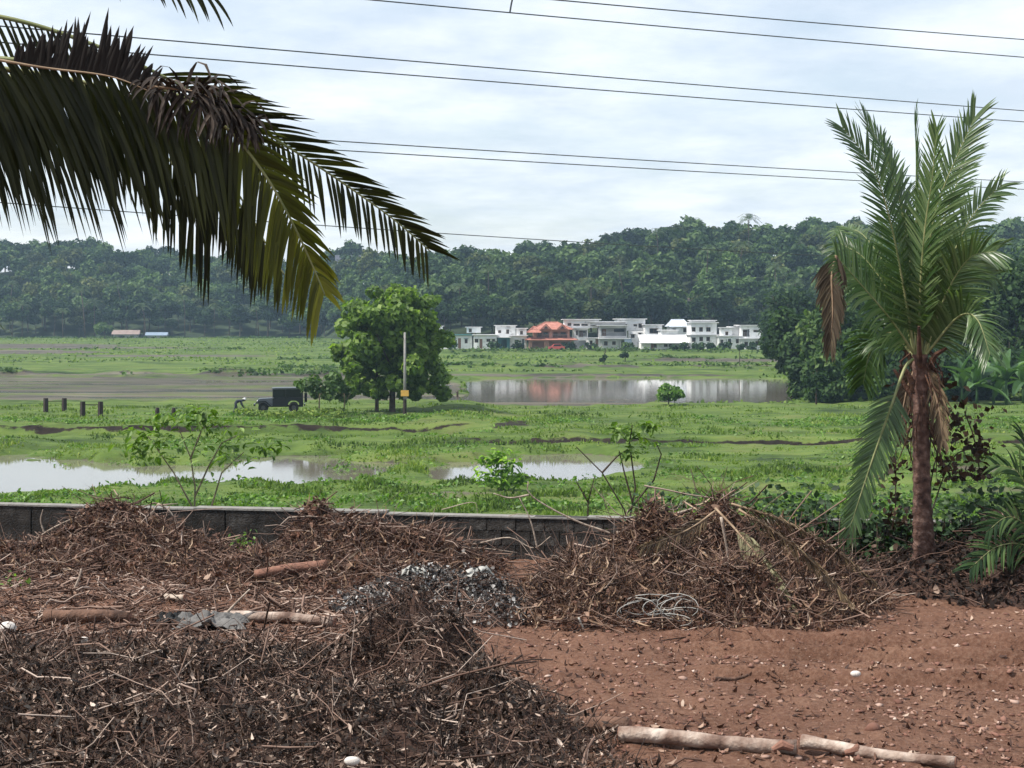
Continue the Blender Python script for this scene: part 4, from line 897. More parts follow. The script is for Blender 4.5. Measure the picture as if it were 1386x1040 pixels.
M['grass'] = ramp_mat('grass_blade', [(0, (.030,.058,.012)), (.3, (.09,.15,.024)), (.65, (.145,.225,.036)), (1, (.24,.29,.065))], .7, .3)
var = np.clip(fbm(Xg * .2, Yg * .2, 3, 66) * 1.1 - .1 + gr.normal(size=n) * .16, 0, 1)
tag(link('grass', np_mesh('grass', V, np.arange(n * 4).reshape(-1, 4), var), M['grass']), 'patchy bright green grass covering the wet near fields', 'grass', kind='stuff')
# taller plants along the bank and in the shallow water
nR = 5200; pxr = gr.uniform(-100, 1500, nR); sel = gr.random(nR)
Yq = np.where(sel < .45, gr.uniform(101, 112, nR), np.where(sel < .7, gr.uniform(57, 64, nR), gr.uniform(66, 98, nR))); Xq = (pxr - CX) / FPX * Yq
zq, gq, sq, nq, _ = field_eval(Xq, Yq); cq = fbm(Xq * .25, Yq * .4, 3, 71)
kp = (cq > .52) & (zq > WZ - .12); Xq, Yq, zq, cq = Xq[kp], Yq[kp], zq[kp], cq[kp]; n = len(Xq)
rep = 9; P = np.repeat(np.stack([Xq, Yq, np.maximum(zq, WZ)], 1), rep, 0) + gr.normal(size=(n * rep, 3)) * np.array([.3, .3, .06]) + np.array([0, 0, .08])
Nn = unit(gr.normal(size=(n * rep, 3)) * .6 + np.array([0, 0, .7])); V, F = leaf_quads(P, Nn, gr.uniform(.07, .17, n * rep), gr, 1.8)
tag(link('marsh_plant_cover', np_mesh('marsh_plant_cover', V, F, np.repeat(np.clip(gr.beta(2, 2, n * rep), 0, 1), 2)), M['shrub_var']), 'clumps of leafy marsh plants along banks and pools', 'marsh plants', kind='stuff')
nJ = 900; Yq = gr.uniform(108.6, 111.6, nJ); Xq = (gr.uniform(318, 470, nJ) - CX) / FPX * Yq; zq = field_eval(Xq, Yq)[0]; P = np.stack([Xq, Yq, zq + gr.uniform(.05, .42, nJ)], 1)
V, F = leaf_quads(P, unit(gr.normal(size=(nJ, 3)) * .7 + np.array([0, -.3, .5])), gr.uniform(.08, .2, nJ), gr, 2.4)
tag(link('tall_grass_cover', np_mesh('tall_grass_cover', V, F, np.repeat(gr.random(nJ), 2)), M['grass']), 'tall grass on the bank in front of the jeep wheels', 'grass', kind='stuff')
# rough low scrub on the far bunds
nF = 2600; pxf = gr.uniform(-150, 1300, nF); line = gr.choice([222, 243, 275, 312, 330, 486], nF, p=[.2, .14, .14, .17, .05, .3]); Yf = line + gr.normal(size=nF) * 1.6; Xf = (pxf - CX) / FPX * Yf
ok = np.where(line == 486, pxf < 600, np.where(line == 312, (pxf > 540), np.where((line == 243) | (line == 275), pxf > 380, pxf < 620))) & (fbm(Xf * .06, Yf * .1, 3, 88) > .46)
Xf, Yf = Xf[ok], Yf[ok]; zf = field_eval(Xf, Yf)[0]; n = len(Xf); rep = 10; s_ = np.repeat(gr.uniform(.3, 1.0, n), rep)
P = np.repeat(np.stack([Xf, Yf, zf], 1), rep, 0) + gr.normal(size=(n * rep, 3)) * np.array([.8, .5, .25]) * s_[:, None]; P[:, 2] += .3 * s_
V, F = leaf_quads(P, unit(gr.normal(size=(n * rep, 3)) * .5 + np.array([0, 0, .7])), gr.uniform(.3, .6, n * rep), gr, 1.4)
tag(link('scrub_cover', np_mesh('scrub_cover', V, F, np.repeat(gr.beta(2, 3, n * rep), 2)), M['forest_light']), 'low green scrub lining the far field banks', 'scrub', kind='stuff')

nT = 60000; Yf = 140 * (485 / 140) ** gr.random(nT); pxf = gr.uniform(-150, 1450, nT); Xf = (pxf - CX) / FPX * Yf; zf, gf, sf, _, _ = field_eval(Xf, Yf)
kp = (gf > .5) & (fbm(Xf * .05, Yf * .16, 4, 97) + gr.normal(size=nT) * .05 > .53) & (zf > WZ) & ((Yf < 322) | (pxf < 575)); Xf, Yf, zf = Xf[kp], Yf[kp], zf[kp]; n = len(Xf)
V, F = leaf_quads(np.stack([Xf, Yf, zf + .1], 1), unit(gr.normal(size=(n, 3)) * .5 + np.array([0, -.3, .5])), gr.uniform(.2, .5, n), gr, 1.6)
tag(link('tussock_cover', np_mesh('tussock_cover', V, F, np.repeat(np.clip(fbm(Xf * .08, Yf * .1, 3, 98) + gr.normal(size=n) * .2 - .12, 0, 1), 2)), M['grass']), 'rough grass tussocks streaking the far fields', 'grass', kind='stuff')

# ------------------------------------------------------------------ pole, posts, jeep, person, car
Yp = 112.3; Xp = (548 - CX) / FPX * Yp; zp = fz(Xp, Yp)
e = empty('concrete_pole', (Xp, Yp, zp - .1), 0, 'slim pale concrete pole with small yellow plate in front of the big tree', 'pole')
MB().tube([(0, 0, -.2), (0, 0, 6.4)], [.13, .085], 8).build('shaft', M['pole'], e, True)
MB().tube([(0, 0, .05), (0, 0, 1.3)], [.142, .135], 8).build('dark_footing', M['post'], e)
MB().box(-.30, .30, -.16, -.12, 1.55, 2.0).build('plate', M['yellow'], e)
MB().box(-.16, .16, -.05, .05, 5.9, 6.0).build('crossbar', M['darkstem'], e)
for (a, b, Yq, lb) in [(62, 87, 114.5, 'dark two-post rail on the far side of the field culvert'), (112, 136, 110.5, 'dark two-post rail on the near side of the field culvert')]:
    Xa, Xb_ = (a - CX) / FPX * Yq, (b - CX) / FPX * Yq; zq_ = fz((Xa + Xb_) / 2, Yq); e = empty('culvert_rail', (Xa, Yq, zq_), 0, lb, 'railing')
    for xx in (0, Xb_ - Xa): MB().tube([(xx, 0, -.4), (xx, 0, .6), (xx, 0, 1.08)], [.2, .2, .19], 4).build('post', M['post'], e)
    MB().box(.15, Xb_ - Xa - .15, -.03, .03, .82, .87).build('rail', M['post'], e)
for (px, Yq, lb) in [(213, 109, 'short dark stub post left of the leafy sapling top'), (235, 109, 'wider dark stub post among the bank weeds')]:
    X = (px - CX) / FPX * Yq; o_ = MB().tube([(0, 0, -.5), (0, 0, .45), (.02, 0, .62)], [.16, .16, .13], 6).build('stub_post', M['post']); o_.location = (X, Yq, fz(X, Yq) + .1); tag(o_, lb, 'post')

Yj = 113.5; Xj = (379 - CX) / FPX * Yj; zj = fz(Xj, Yj) + .02
jp = empty('jeep', (Xj, Yj, zj), R(8), 'dark hard-topped jeep parked on the grassy bank', 'jeep')
mb = MB(); mb.prism([(-.55, .55), (-.55, 1.08), (-.42, 1.12), (1.75, 1.12), (1.78, .55), (1.5, .5), (1.42, .78), (1.2, .9), (.85, .9), (.66, .78), (.58, .5)], -.72, .72); mb.build('tub', M['jeep'], jp)
mb = MB(); mb.prism([(-1.62, .55), (-1.66, 1.0), (-1.5, 1.06), (-.553, 1.11), (-.553, .5)], -.52, .52); mb.build('bonnet', M['jeep_top'], jp)
for s in (-1, 1):
    mb = MB(); mb.prism([(-1.85, .70), (-1.72, .88), (-1.05, .92), (-.6, .5), (-.6, .42), (-.75, .5), (-1.1, .84), (-1.66, .80), (-1.78, .64)], s * .74 - .16, s * .74 + .16); mb.build('fender', M['jeep'], jp)
    f = MB().tube([(-1.68, s * .34, .82), (-1.74, s * .34, .82)], [.11, .10], 12).build('headlight', M['lamp'], jp)
mb = MB()
for xa, xb in ((-.55, -.47), (.38, .46), (1.66, 1.745)): 
    for s in (-1, 1): mb.box(xa, xb, s * .7 - .03, s * .7 + .03, 1.123, 1.78)
mb.box(-.45, 1.66, -.70, -.66, 1.123, 1.2); mb.box(-.45, 1.66, .66, .70, 1.123, 1.2)
mb.build('cab_frame', M['jeep'], jp)
for s in (-1, 1):
    for xa, xb in ((-.465, .375), (.465, 1.655)):
        MB().box(xa, xb, s * .68 - .008, s * .68 + .008, 1.205, 1.775).build('side_window', M['glass'], jp)
MB().box(-.52, -.50, -.66, .66, 1.13, 1.775).build('windscreen', M['glass'], jp)
MB().box(1.70, 1.72, -.66, .66, 1.13, 1.775).build('rear_window', M['glass'], jp)
mb = MB(); mb.prism([(-.62, 1.783), (-.6, 1.86), (-.3, 1.9), (1.6, 1.9), (1.8, 1.85), (1.82, 1.783)], -.76, .76); mb.build('hard_top', M['jeep_top'], jp)
MB().box(-1.98, -1.86, -.75, .75, .5, .66).build('bumper', M['jeep'], jp); MB().box(1.83, 1.93, -.7, .7, .5, .64).build('bumper', M['jeep'], jp)
mb = MB()
for q in range(7): mb.box(-1.70, -1.668, -.27 + q * .09 - .02, -.27 + q * .09 + .02, .62, .96)
mb.build('grille', M['rim'], jp)
MB().box(-1.6, 1.75, -.4, .4, .42, .54).build('chassis', M['tyre'], jp)
for xw in (-1.25, 1.04):
    for s in (-1, 1):
        wv = []; prof = [(.17, -.09), (.34, -.11), (.38, -.07), (.38, .07), (.34, .11), (.17, .09)]; V = []; F = []
        for k in range(16):
            an = 2 * math.pi * k / 16
            for (rr_, yy) in prof: V.append((xw + rr_ * math.cos(an), s * .68 + yy, .38 + rr_ * math.sin(an)))
        for k in range(16):
            for q in range(6): F.append((k*6+q, ((k+1) % 16)*6+q, ((k+1) % 16)*6+(q+1) % 6, k*6+(q+1) % 6))
        wh = MB().add(V, F).build('wheel', M['tyre'], jp); MB().tube([(xw, s * .68 - .08, .38), (xw, s * .68 + .08, .38)], .168, 14).build('rim', M['rim'], wh)
mb = MB(); mb.tube([(1.86, .2, 1.1), (2.06, .2, 1.1)], .36, 16); mb.build('spare_wheel', M['tyre'], jp)

# a person bending down beside the bonnet, in a pale hat
def skin_body(name, joints, edges, mat, parent=None, sub=2):
    me = bpy.data.meshes.new(name); me.from_pydata([j[0] for j in joints], edges, []); o_ = bpy.data.objects.new(name, me); C.objects.link(o_); me.materials.append(mat)
    sk = o_.modifiers.new('skin', 'SKIN'); sk.use_smooth_shade = True
    if not me.skin_vertices: me.skin_vertices.__class__
    for i, j in enumerate(joints): me.skin_vertices[0].data[i].radius = (j[1], j[1])
    me.skin_vertices[0].data[0].use_root = True
    ss = o_.modifiers.new('sub', 'SUBSURF'); ss.levels = sub; ss.render_levels = sub
    if parent: o_.parent = parent
    return o_
Yh = 113; Xh = (319 - CX) / FPX * Yh
pe = empty('person', (Xh, Yh, fz(Xh, Yh)), R(20), 'person in dark clothes and pale hat bending beside the jeep', 'person')
J = [((0, 0, .90), .15), ((.16, 0, 1.02), .15), ((.38, 0, 1.06), .16), ((.52, 0, 1.05), .07), ((.63, 0, 1.04), .095), ((.70, 0, 1.06), .085),
     ((0, .10, .86), .10), ((.10, .12, .48), .075), ((-.02, .12, .07), .05), ((.12, .12, .03), .045), ((0, -.10, .86), .10), ((-.06, -.12, .47), .075), ((-.20, -.12, .07), .05), ((-.06, -.12, .03), .045),
     ((.40, .2, 1.02), .07), ((.46, .24, .74), .05), ((.60, .18, .52), .035), ((.66, .16, .46), .035), ((.40, -.2, 1.02), .07), ((.46, -.24, .74), .05), ((.58, -.18, .54), .035), ((.64, -.16, .48), .035)]
E = [(0,1),(1,2),(2,3),(3,4),(4,5),(0,6),(6,7),(7,8),(8,9),(0,10),(10,11),(11,12),(12,13),(2,14),(14,15),(15,16),(16,17),(2,18),(18,19),(19,20),(20,21)]
try:
    bd = skin_body('body', J, E, M['shirt'], pe)
except Exception:
    bm_ = bpy.data.objects.get('body')
    import bmesh
    b2 = bmesh.new(); b2.from_mesh(bm_.data); ly = b2.verts.layers.skin.verify(); b2.verts.ensure_lookup_table()
    for i, j in enumerate(J): b2.verts[i][ly].radius = (j[1], j[1])
    b2.verts[0][ly].use_root = True; b2.to_mesh(bm_.data); b2.free()
    s2 = bm_.modifiers.new('sub', 'SUBSURF'); s2.levels = s2.render_levels = 2; bm_.parent = pe
hm = MB(); c_ = Vector((.68, 0, 1.12)); ax_ = Vector((.45, 0, .9)).normalized()
hm.tube([c_ - ax_ * .01, c_ + ax_ * .015], [.20, .19], 16); hm.tube([c_, c_ + ax_ * .09, c_ + ax_ * .13], [.125, .11, .06], 14); hm.build('hat', M['hat'], pe, False)
mb = MB(); mb.tube([c_ + Vector((.05, 0, -.12)), c_ + Vector((.09, 0, -.10))], [.05, .02], 8); mb.build('face', M['skin'], pe, True)

Yc = 326.5; Xc = (753 - CX) / FPX * Yc; cr = empty('parked_car', (Xc, Yc, float(zbase(Yc)) + .02), R(4), 'small pinkish red car parked in front of the red-tiled villa', 'car')
MB().prism([(-1.7, .35), (-1.75, .75), (-1.0, .9), (-.55, 1.4), (.75, 1.42), (1.35, .95), (1.8, .85), (1.82, .35)], -.75, .75).build('body', M['red_car'], cr)
for s in (-1, 1): MB().prism([(-.85, .93), (-.5, 1.33), (.7, 1.34), (1.15, .97)], s * .755 - .005, s * .755 + .005).build('side_window', M['glass'], cr)
for xw in (-1.1, 1.1):
    for s in (-1, 1): MB().tube([(xw, s * .72 - .1, .31), (xw, s * .72 + .1, .31)], .31, 12).build('wheel', M['tyre'], cr)

# ------------------------------------------------------------------ power lines
PL = [((500, 0), (1386, 81), 46, 62, 'upper of the two highest power lines crossing the sky'), ((750, 0), (1386, 57), 47, 62, 'topmost of all the power lines crossing the sky'), ((190, 52), (1386, 153), 44, 70, 'upper wire of the long middle pair of power lines'),
      ((190, 73), (1386, 168), 45, 71, 'lower wire of the long middle pair of power lines'), ((545, 197), (1386, 249), 52, 80, 'upper wire of the low pair ending behind the young palm'), ((545, 209), (1386, 259), 53, 81, 'lower wire of the low pair ending behind the young palm'),
      ((610, 317), (830, 331), 60, 66, 'lowest single power line just above the hill trees')]
PL[0] = PL[0][:4] + ('second power line from the top with a small hanging tie',)
for i, (a, b, ya, yb, lb) in enumerate(PL):
    A_, B_ = at(*a, ya), at(*b, yb); d = B_ - A_; S_, E_ = A_ - d * (1.2 if i < 6 else 3.5), B_ + d * (.5 if i < 6 else 3.0)
    pts = [S_.lerp(E_, k / 40) for k in range(41)]
    mid_t = .5
    for k in range(41): pts[k].z -= .25 * (1 - (2 * k / 40 - 1) ** 2) - .25
    o_ = empty('power_line', S_, 0, lb, 'power line', 'power lines across the sky')
    MB().tube([p_ - S_ for p_ in pts], .021 if i < 4 else .020 if i < 6 else .018, 6).build('wire', M['wire'], o_, True)
    if i == 0:
        q = at(690, 18, 49) - S_; MB().tube([q, q + Vector((.05, 0, .3)), q + Vector((.12, 0, .62))], .03, 5).build('tie', M['wire'], o_)

# ------------------------------------------------------------------ the young coconut palm on the right
Yk = 18.2; kb = Vector((at(1252, 790, Yk).x, Yk, -.05)); kp_ = empty('coconut_palm', kb, 0, 'young coconut palm with reddish trunk standing at the edge of the red yard', 'palm')
kr = random.Random(4)
TP = [(1252, 800), (1252, 760), (1249, 700), (1247, 620), (1246, 540), (1245, 480)]; rad = [.19, .132, .106, .10, .10, .09]
pts, _ = catmull([at(x, y, Yk) - kb for x, y in TP], 64)
rr_ = [float(np.interp(k / 63, np.linspace(0, 1, 6), rad)) * (1.0 + (.10 if k % 3 == 0 else -.01 * (k % 3))) for k in range(64)]
MB().tube(pts, rr_, 14).build('trunk', M['palm_trunk'], kp_, True)
mb = MB()                                                      # fibrous sheath and old leaf stubs below the crown
for k in range(16):
    a = kr.uniform(0, 6.28); z0 = kr.uniform(545, 490); b_ = at(1246, z0, Yk) - kb; d_ = Vector((math.cos(a), math.sin(a), 0))
    mb.tube([b_ + d_ * .08, b_ + d_ * kr.uniform(.14, .2) + Vector((0, 0, .18)), b_ + d_ * kr.uniform(.2, .34) + Vector((0, 0, kr.uniform(.2, .5)))], [.042, .034, .018], 5)
mb.build('leaf_base', M['fibre'], kp_)
mb = MB()
for k in range(60):
    a = kr.uniform(0, 6.28); z0 = kr.uniform(470, 590); b_ = at(1246, z0, Yk) - kb; d_ = Vector((math.cos(a), math.sin(a), 0)); l_ = kr.uniform(.2, .6)
    mb.tube([b_ + d_ * .12, b_ + d_ * kr.uniform(.16, .26) + Vector((0, 0, -l_ * .4)), b_ + d_ * kr.uniform(.15, .3) + Vector((0, 0, -l_))], [.012, .01, .004], 4)
mb.build('fibre', M['fibre'], kp_)
nut = MB()
def rfrond(pxpts, dep, n, lmax, roll, droop=.5, ang=(62, 24), mat='frond', rm='rachis', name='frond', sides=(1, -1), lift=.1, width=.04, start=.10, lenfn=None, varfn=None, r0=.021):
    P = []
    for i, (x, y) in enumerate(pxpts):
        Yq = Yk + (dep[i] if hasattr(dep, '__len__') else dep * i / (len(pxpts) - 1)); P.append(at(x, y, Yq))
    ls, pts = frond_leaflets(P, int(n * 1.6), lmax * .80, width * .72, ang, droop, roll, start, lift, lenfn, sides, r=kr, rref=Vector((0, -1, 0)))
    fo = MB().tube([p_ - kb for p_ in pts], [r0 * (1 - .86 * k / (len(pts) - 1)) for k in range(len(pts))], 5).build(name, M[rm], kp_, True)
    f_ = kr.uniform(0, .4); join_leaflets(ls, kb, 'leaflet_row', M[mat], fo, varfn or (lambda u: min(1, f_ + kr.random() * .6)), kr)
    return fo
# rref = towards the camera, so roll 0 keeps the blade facing the camera; other rolls turn it edge-on
rfrond([(1238, 480), (1225, 400), (1205, 300), (1180, 225), (1140, 172)], -.3, 46, .72, 25, .25, (58, 25))
rfrond([(1241, 480), (1236, 390), (1222, 290), (1200, 215), (1170, 160)], .5, 46, .70, 50, .2, (52, 20))
rfrond([(1243, 480), (1243, 380), (1240, 280), (1240, 215), (1238, 162)], .2, 44, .62, 75, .15, (48, 18))
rfrond([(1246, 480), (1252, 390), (1262, 306), (1278, 252), (1320, 158)], -.2, 50, .78, -15, .25, (60, 22))
rfrond([(1245, 480), (1246, 390), (1252, 310), (1262, 240), (1268, 175)], -.6, 42, .62, -55, .2, (50, 20))
rfrond([(1250, 480), (1268, 410), (1290, 345), (1318, 290), (1356, 250)], .1, 40, .60, -10, .8, (55, 25))
rfrond([(1238, 480), (1205, 432), (1165, 385), (1130, 345)], -.5, 34, .70, 35, .9, (66, 40))
rfrond([(1252, 482), (1280, 400), (1312, 350), (1348, 340)], -.7, 44, .72, -12, .6, (64, 30))
rfrond([(1238, 484), (1205, 450), (1180, 470), (1168, 520)], .8, 36, .68, 25, 1.2, (68, 40))
rfrond([(1240, 480), (1215, 390), (1170, 320), (1140, 310)], 1.6, 42, .75, 40, .7, (66, 30))
rfrond([(1250, 480), (1272, 380), (1305, 330), (1338, 345)], 1.8, 42, .75, -45, .7, (66, 30))
rfrond([(1240, 480), (1212, 410), (1172, 352), (1138, 330)], .6, 42, .72, 20, .9, (66, 34))
rfrond([(1250, 480), (1280, 400), (1312, 362), (1346, 372)], .5, 42, .72, -20, .9, (66, 34))
rfrond([(1252, 482), (1296, 430), (1322, 432), (1340, 480)], -.8, 40, .66, -10, 1.2, (66, 34))
rfrond([(1244, 480), (1236, 360), (1216, 262), (1190, 190)], 1.2, 44, .66, 15, .35, (58, 24))
rfrond([(1247, 480), (1262, 350), (1290, 262), (1312, 205)], 1.1, 44, .66, -15, .35, (58, 24))
# the dead brown tip that hangs from the broken left frond
rfrond([(1132, 346), (1126, 375), (1127, 420), (1124, 468)], [-.5, -.5, -.5, -.5], 54, .50, 20, 1.4, (40, 16), 'frond_dull', 'rachis_dry', 'dead_frond_tip', width=.045, start=.0, lenfn=lambda u, s: 1.0 - .45 * u)
# broken green frond hanging beside the trunk
rfrond([(1236, 486), (1224, 500), (1208, 545), (1192, 590), (1172, 648), (1146, 728)], [-.1, -.15, -.25, -.3, -.35, -.4], 44, .52, 8, .35, (52, 26), lift=.05, start=.22)
rfrond([(1250, 488), (1262, 520), (1272, 560), (1276, 600)], -.2, 26, .4, 20, 1.2, (40, 20), 'frond_dry', 'rachis_dry', 'dead_frond', width=.03)
rfrond([(1242, 492), (1230, 520), (1222, 556), (1220, 590)], .1, 26, .35, 20, 1.2, (40, 20), 'frond_dry', 'rachis_dry', 'dead_frond', width=.03)
# withered creeper round the trunk
e = empty('withered_creeper', kb + Vector((0, .35, 0)), 0, 'withered brown-leaved creeper hanging round the young palm trunk', 'creeper')
r = np.random.default_rng(90); cl_ = [(1295, 560, .16), (1310, 585, .2), (1280, 600, .18), (1265, 560, .15), (1220, 590, .16), (1215, 640, .15), (1300, 630, .15), (1326, 640, .06), (1328, 610, .06), (1280, 640, .12), (1232, 545, .14), (1212, 690, .14), (1262, 520, .15)]
P = np.concatenate([np.array(at(x, y, Yk + .35) - kb - Vector((0, .35, 0)))[None] + r.normal(size=(42, 3)) * np.array([s_, .14, s_ * .8]) for x, y, s_ in cl_]); n = len(P)
V, F = leaf_quads(P, unit(r.normal(size=(n, 3)) + np.array([0, -.4, 0])), r.uniform(.04, .09, n), r, 1.6); link('foliage', np_mesh('foliage', V, F, np.repeat(r.beta(1.6, 2, n), 2)), M['brownleaf'], e)
mb = MB()
for st in [[(1256, 790), (1262, 640), (1300, 560), (1320, 600), (1327, 650)], [(1250, 790), (1238, 640), (1215, 590), (1212, 690)], [(1258, 700), (1290, 620), (1330, 605)], [(1254, 690), (1262, 560), (1270, 510)]]:
    p_, _ = catmull([at(x, y, Yk + .35) - kb - Vector((0, .35, 0)) for x, y in st], 16); mb.tube(p_, .009, 4)
mb.build('stem', M['darkstem'], e)
# seedling fronds at the right edge
sb = Vector((at(1412, 790, 17.6).x, 17.6, 0)); se = empty('palm_seedling', sb, 0, 'small palm seedling with arching fronds over the dark heap', 'palm')
for st, dp in [([(1412, 780), (1400, 690), (1378, 640), (1345, 628)], -.1), ([(1412, 780), (1395, 720), (1365, 700), (1335, 720)], -.4), ([(1414, 780), (1412, 690), (1395, 625), (1385, 585)], .2), ([(1416, 780), (1440, 690), (1480, 660), (1520, 690)], .1), ([(1412, 780), (1390, 740), (1350, 740), (1312, 770)], -.6)]:
    P = [at(x, y, 17.6 + dp * i / 3) for i, (x, y) in enumerate(st)]
    ls, pts = frond_leaflets(P, 26, .45, .035, (60, 28), .7, 30, .2, r=kr, rref=Vector((0, -1, 0)))
    fo = MB().tube([p_ - sb for p_ in pts], [.014 * (1 - .8 * k / (len(pts) - 1)) for k in range(len(pts))], 5).build('frond', M['rachis'], se, True); join_leaflets(ls, sb, 'leaflet_row', M['forest'], fo, r=kr)  # dark leaf material: shadow of this corner put into the colour
MB().tube([(0, 0, -.1), (0, 0, .25)], [.09, .05], 8).build('stem', M['palm_trunk'], se)

# ------------------------------------------------------------------ the big palm whose fronds hang in from the left
fr2 = random.Random(17); YF = 6.0
fb = Vector((-4.35, 6.3, -.05)); fp = empty('coconut_palm', fb, 0, 'coconut palm whose dark old fronds hang in over the yard', 'palm')
crown_c = at(-680, 190, YF) - fb
pts, _ = catmull([Vector((0, 0, -.1)), Vector((.15, 0, .9)), Vector((.22, -.1, 2.2)), crown_c], 50)
MB().tube(pts, [(.19 - .07 * k / 49) * (1 + (.05 if k % 3 == 0 else 0)) for k in range(50)], 14).build('trunk', M['palm_trunk'], fp, True)
NLEAF = 0
VARIANTS = {}
def ffrond(pxpts, dep, n, lmax, width, ang, droop, roll, start, lenfn=None, lift=.1, sides=(1, -1), varfn=None, mat='frond_front', r0=.022, rm='rachis', jit=.08, vis=lambda u: True, seg=6, upk=1.0, updroop=None):
    P = [at(x, y, YF + d_) for (x, y), d_ in zip(pxpts, dep)]
    ls, pts = frond_leaflets(P, n, lmax, width, ang, droop, roll, start, lift, lenfn, sides, jit, r=fr2, rref=Vector((0, -1, 0)), seg=seg, upk=upk, updroop=updroop)
    m_ = len(pts); fo = MB().tube([p_ - fb for p_ in pts], [r0 * (1 - .85 * k / (m_ - 1)) for k in range(m_)], 6).build('frond', M[rm], fp, True)
    rest = []
    global NLEAF
    for it in ls:
        v, f, u, s = it
        if not vis(u) or NLEAF >= 296: rest.append(it); continue
        V = np.array([tuple(x - fb) for x in v]); vv = varfn(u) if varfn else fr2.random() * .5
        me = np_mesh('leaflet', V, np.array(f), np.full(len(f), vv)); link('leaflet', me, M[mat], fo); NLEAF += 1
    if rest:
        o_ = join_leaflets(rest, fb, 'leaflet_row', M[mat], fo, varfn, fr2); o_['kind'] = 'stuff'
    return fo
C0 = (-680, 190)
dark = lambda u: fr2.random() * .35
tipc = lambda u: min(1, fr2.random() * .35 + max(0, u - .62) * 2.1)  # brighter towards the tip: light passing through the leaflets, painted in
# frond with the pale midrib reaching furthest right
ffrond([C0, (-350, 10), (-60, 14), (130, 62), (310, 152), (410, 212), (490, 266), (540, 303), (582, 340)], [0, -.1, -.15, -.1, 0, .05, .1, .12, .15], 112, .46, .0150, (64, 42), .85, 8, .30, lenfn=lambda u, s: (min(1, .8 + .3 * u) * (1 - .6 * max(0, u - .5) / .5)) * (1 if s > 0 else (.92 if u > .69 else 0)), varfn=lambda u: min(1, fr2.random() * .55), vis=lambda u: u > .70, r0=.018, upk=.62, updroop=.25, jit=.05)
# the big drooping frond in front, light through its tip put into the colour
ffrond([C0, (-400, 60), (-120, 70), (100, 92), (230, 125), (305, 172), (358, 236), (395, 300), (424, 362), (440, 400)], [0, -.2, -.35, -.4, -.4, -.4, -.38, -.35, -.3, -.3], 165, .76, .019, (66, 36), 1.5, 10, .28, lenfn=lambda u, s: (1.0 if u < .6 else 1 - .72 * (u - .6) / .4) * (1 if s > 0 else (.55 if u > .76 else 0)), varfn=tipc, vis=lambda u: u > .56, jit=.07, upk=.9, updroop=.5)
# others close behind it that thicken the hanging mass
ffrond([C0, (-420, 90), (-180, 78), (40, 98), (180, 132), (265, 190), (322, 262), (360, 330)], [0, .1, .2, .25, .25, .25, .3, .3], 125, .72, .019, (66, 36), 1.6, 12, .3, lenfn=lambda u, s: (1.0 if u < .55 else 1 - .6 * (u - .55) / .45) * (1 if s > 0 else 0), varfn=dark, vis=lambda u: u > .9)
ffrond([C0, (-480, 130), (-260, 100), (-60, 96), (80, 118), (170, 160), (240, 230), (290, 310)], [0, .5, .7, .7, .7, .7, .7, .7], 105, .70, .021, (66, 36), 1.7, 12, .3, lenfn=lambda u, s: (1 - .45 * u) * (1 if s > 0 else 0), varfn=dark, vis=lambda u: False)
ffrond([C0, (-400, 90), (-150, 80), (60, 104), (200, 150), (290, 226), (345, 312), (385, 372)], [.1, .2, .35, .4, .4, .4, .4, .4], 110, .66, .018, (66, 36), 1.5, 12, .3, lenfn=lambda u, s: (1 - 1.45 * max(0, u - .5)) * (1 if s > 0 else 0), varfn=lambda u: fr2.random() * .3 + max(0, u - .7) * 1.2, vis=lambda u: False)  # tip leaflets brightened too, transmitted light put into their colour
# the frond above, only its hanging leaflets show
ffrond([C0, (-420, -90), (-150, -110), (60, -80), (200, -45), (290, -10)], [0, .1, .2, .25, .3, .35], 64, .40, .016, (58, 30), 1.2, 10, .3, lenfn=lambda u, s: 1 - .5 * u if s > 0 else .4, varfn=lambda u: fr2.random() * .7, vis=lambda u: False)
# rotting stubs of leaflets standing on the old midrib
fo = ffrond([(-300, 70), (-80, 72), (60, 92), (150, 104), (212, 128)], [-.45] * 5, 80, .20, .022, (88, 84), -.1, 0, .62, lenfn=lambda u, s: (.35 + .75 * math.sin(3.14 * min(1, max(0, (u - .62) / .38)))) * fr2.uniform(.5, 1.15), sides=(-1,), lift=0, varfn=lambda u: fr2.random() * .05, mat='frond_rot', rm='rachis_dry', jit=.14, vis=lambda u: False, r0=.012)
fo = ffrond([(200, 118), (250, 122), (290, 136), (345, 175)], [-.45] * 4, 60, .22, .013, (90, 50), 2.6, 0, .0, sides=(1, -1), lift=.5, varfn=lambda u: fr2.random() * .9, mat='frond_rot', rm='rachis_dry', jit=.9, vis=lambda u: False, r0=.008)
for k in range(9):                                   # the rest of its crown, out of sight to the left
    a = 2.2 + k * .42; d_ = Vector((math.cos(a), math.sin(a), 0)); c_ = crown_c + fb
    P = [c_, c_ + d_ * 1.2 + Vector((0, 0, .7)), c_ + d_ * 2.5 + Vector((0, 0, .5)), c_ + d_ * 3.3 + Vector((0, 0, -.5))]
    ls, pts = frond_leaflets(P, 40, .8, .05, (65, 30), .8, 0, .15, r=fr2, seg=3); fo = MB().tube([p_ - fb for p_ in pts], [.025 * (1 - .8 * q / (len(pts) - 1)) for q in range(len(pts))], 5).build('frond', M['rachis'], fp, True); o_ = join_leaflets(ls, fb, 'leaflet_row', M['frond'], fo, r=fr2); o_['kind'] = 'stuff'

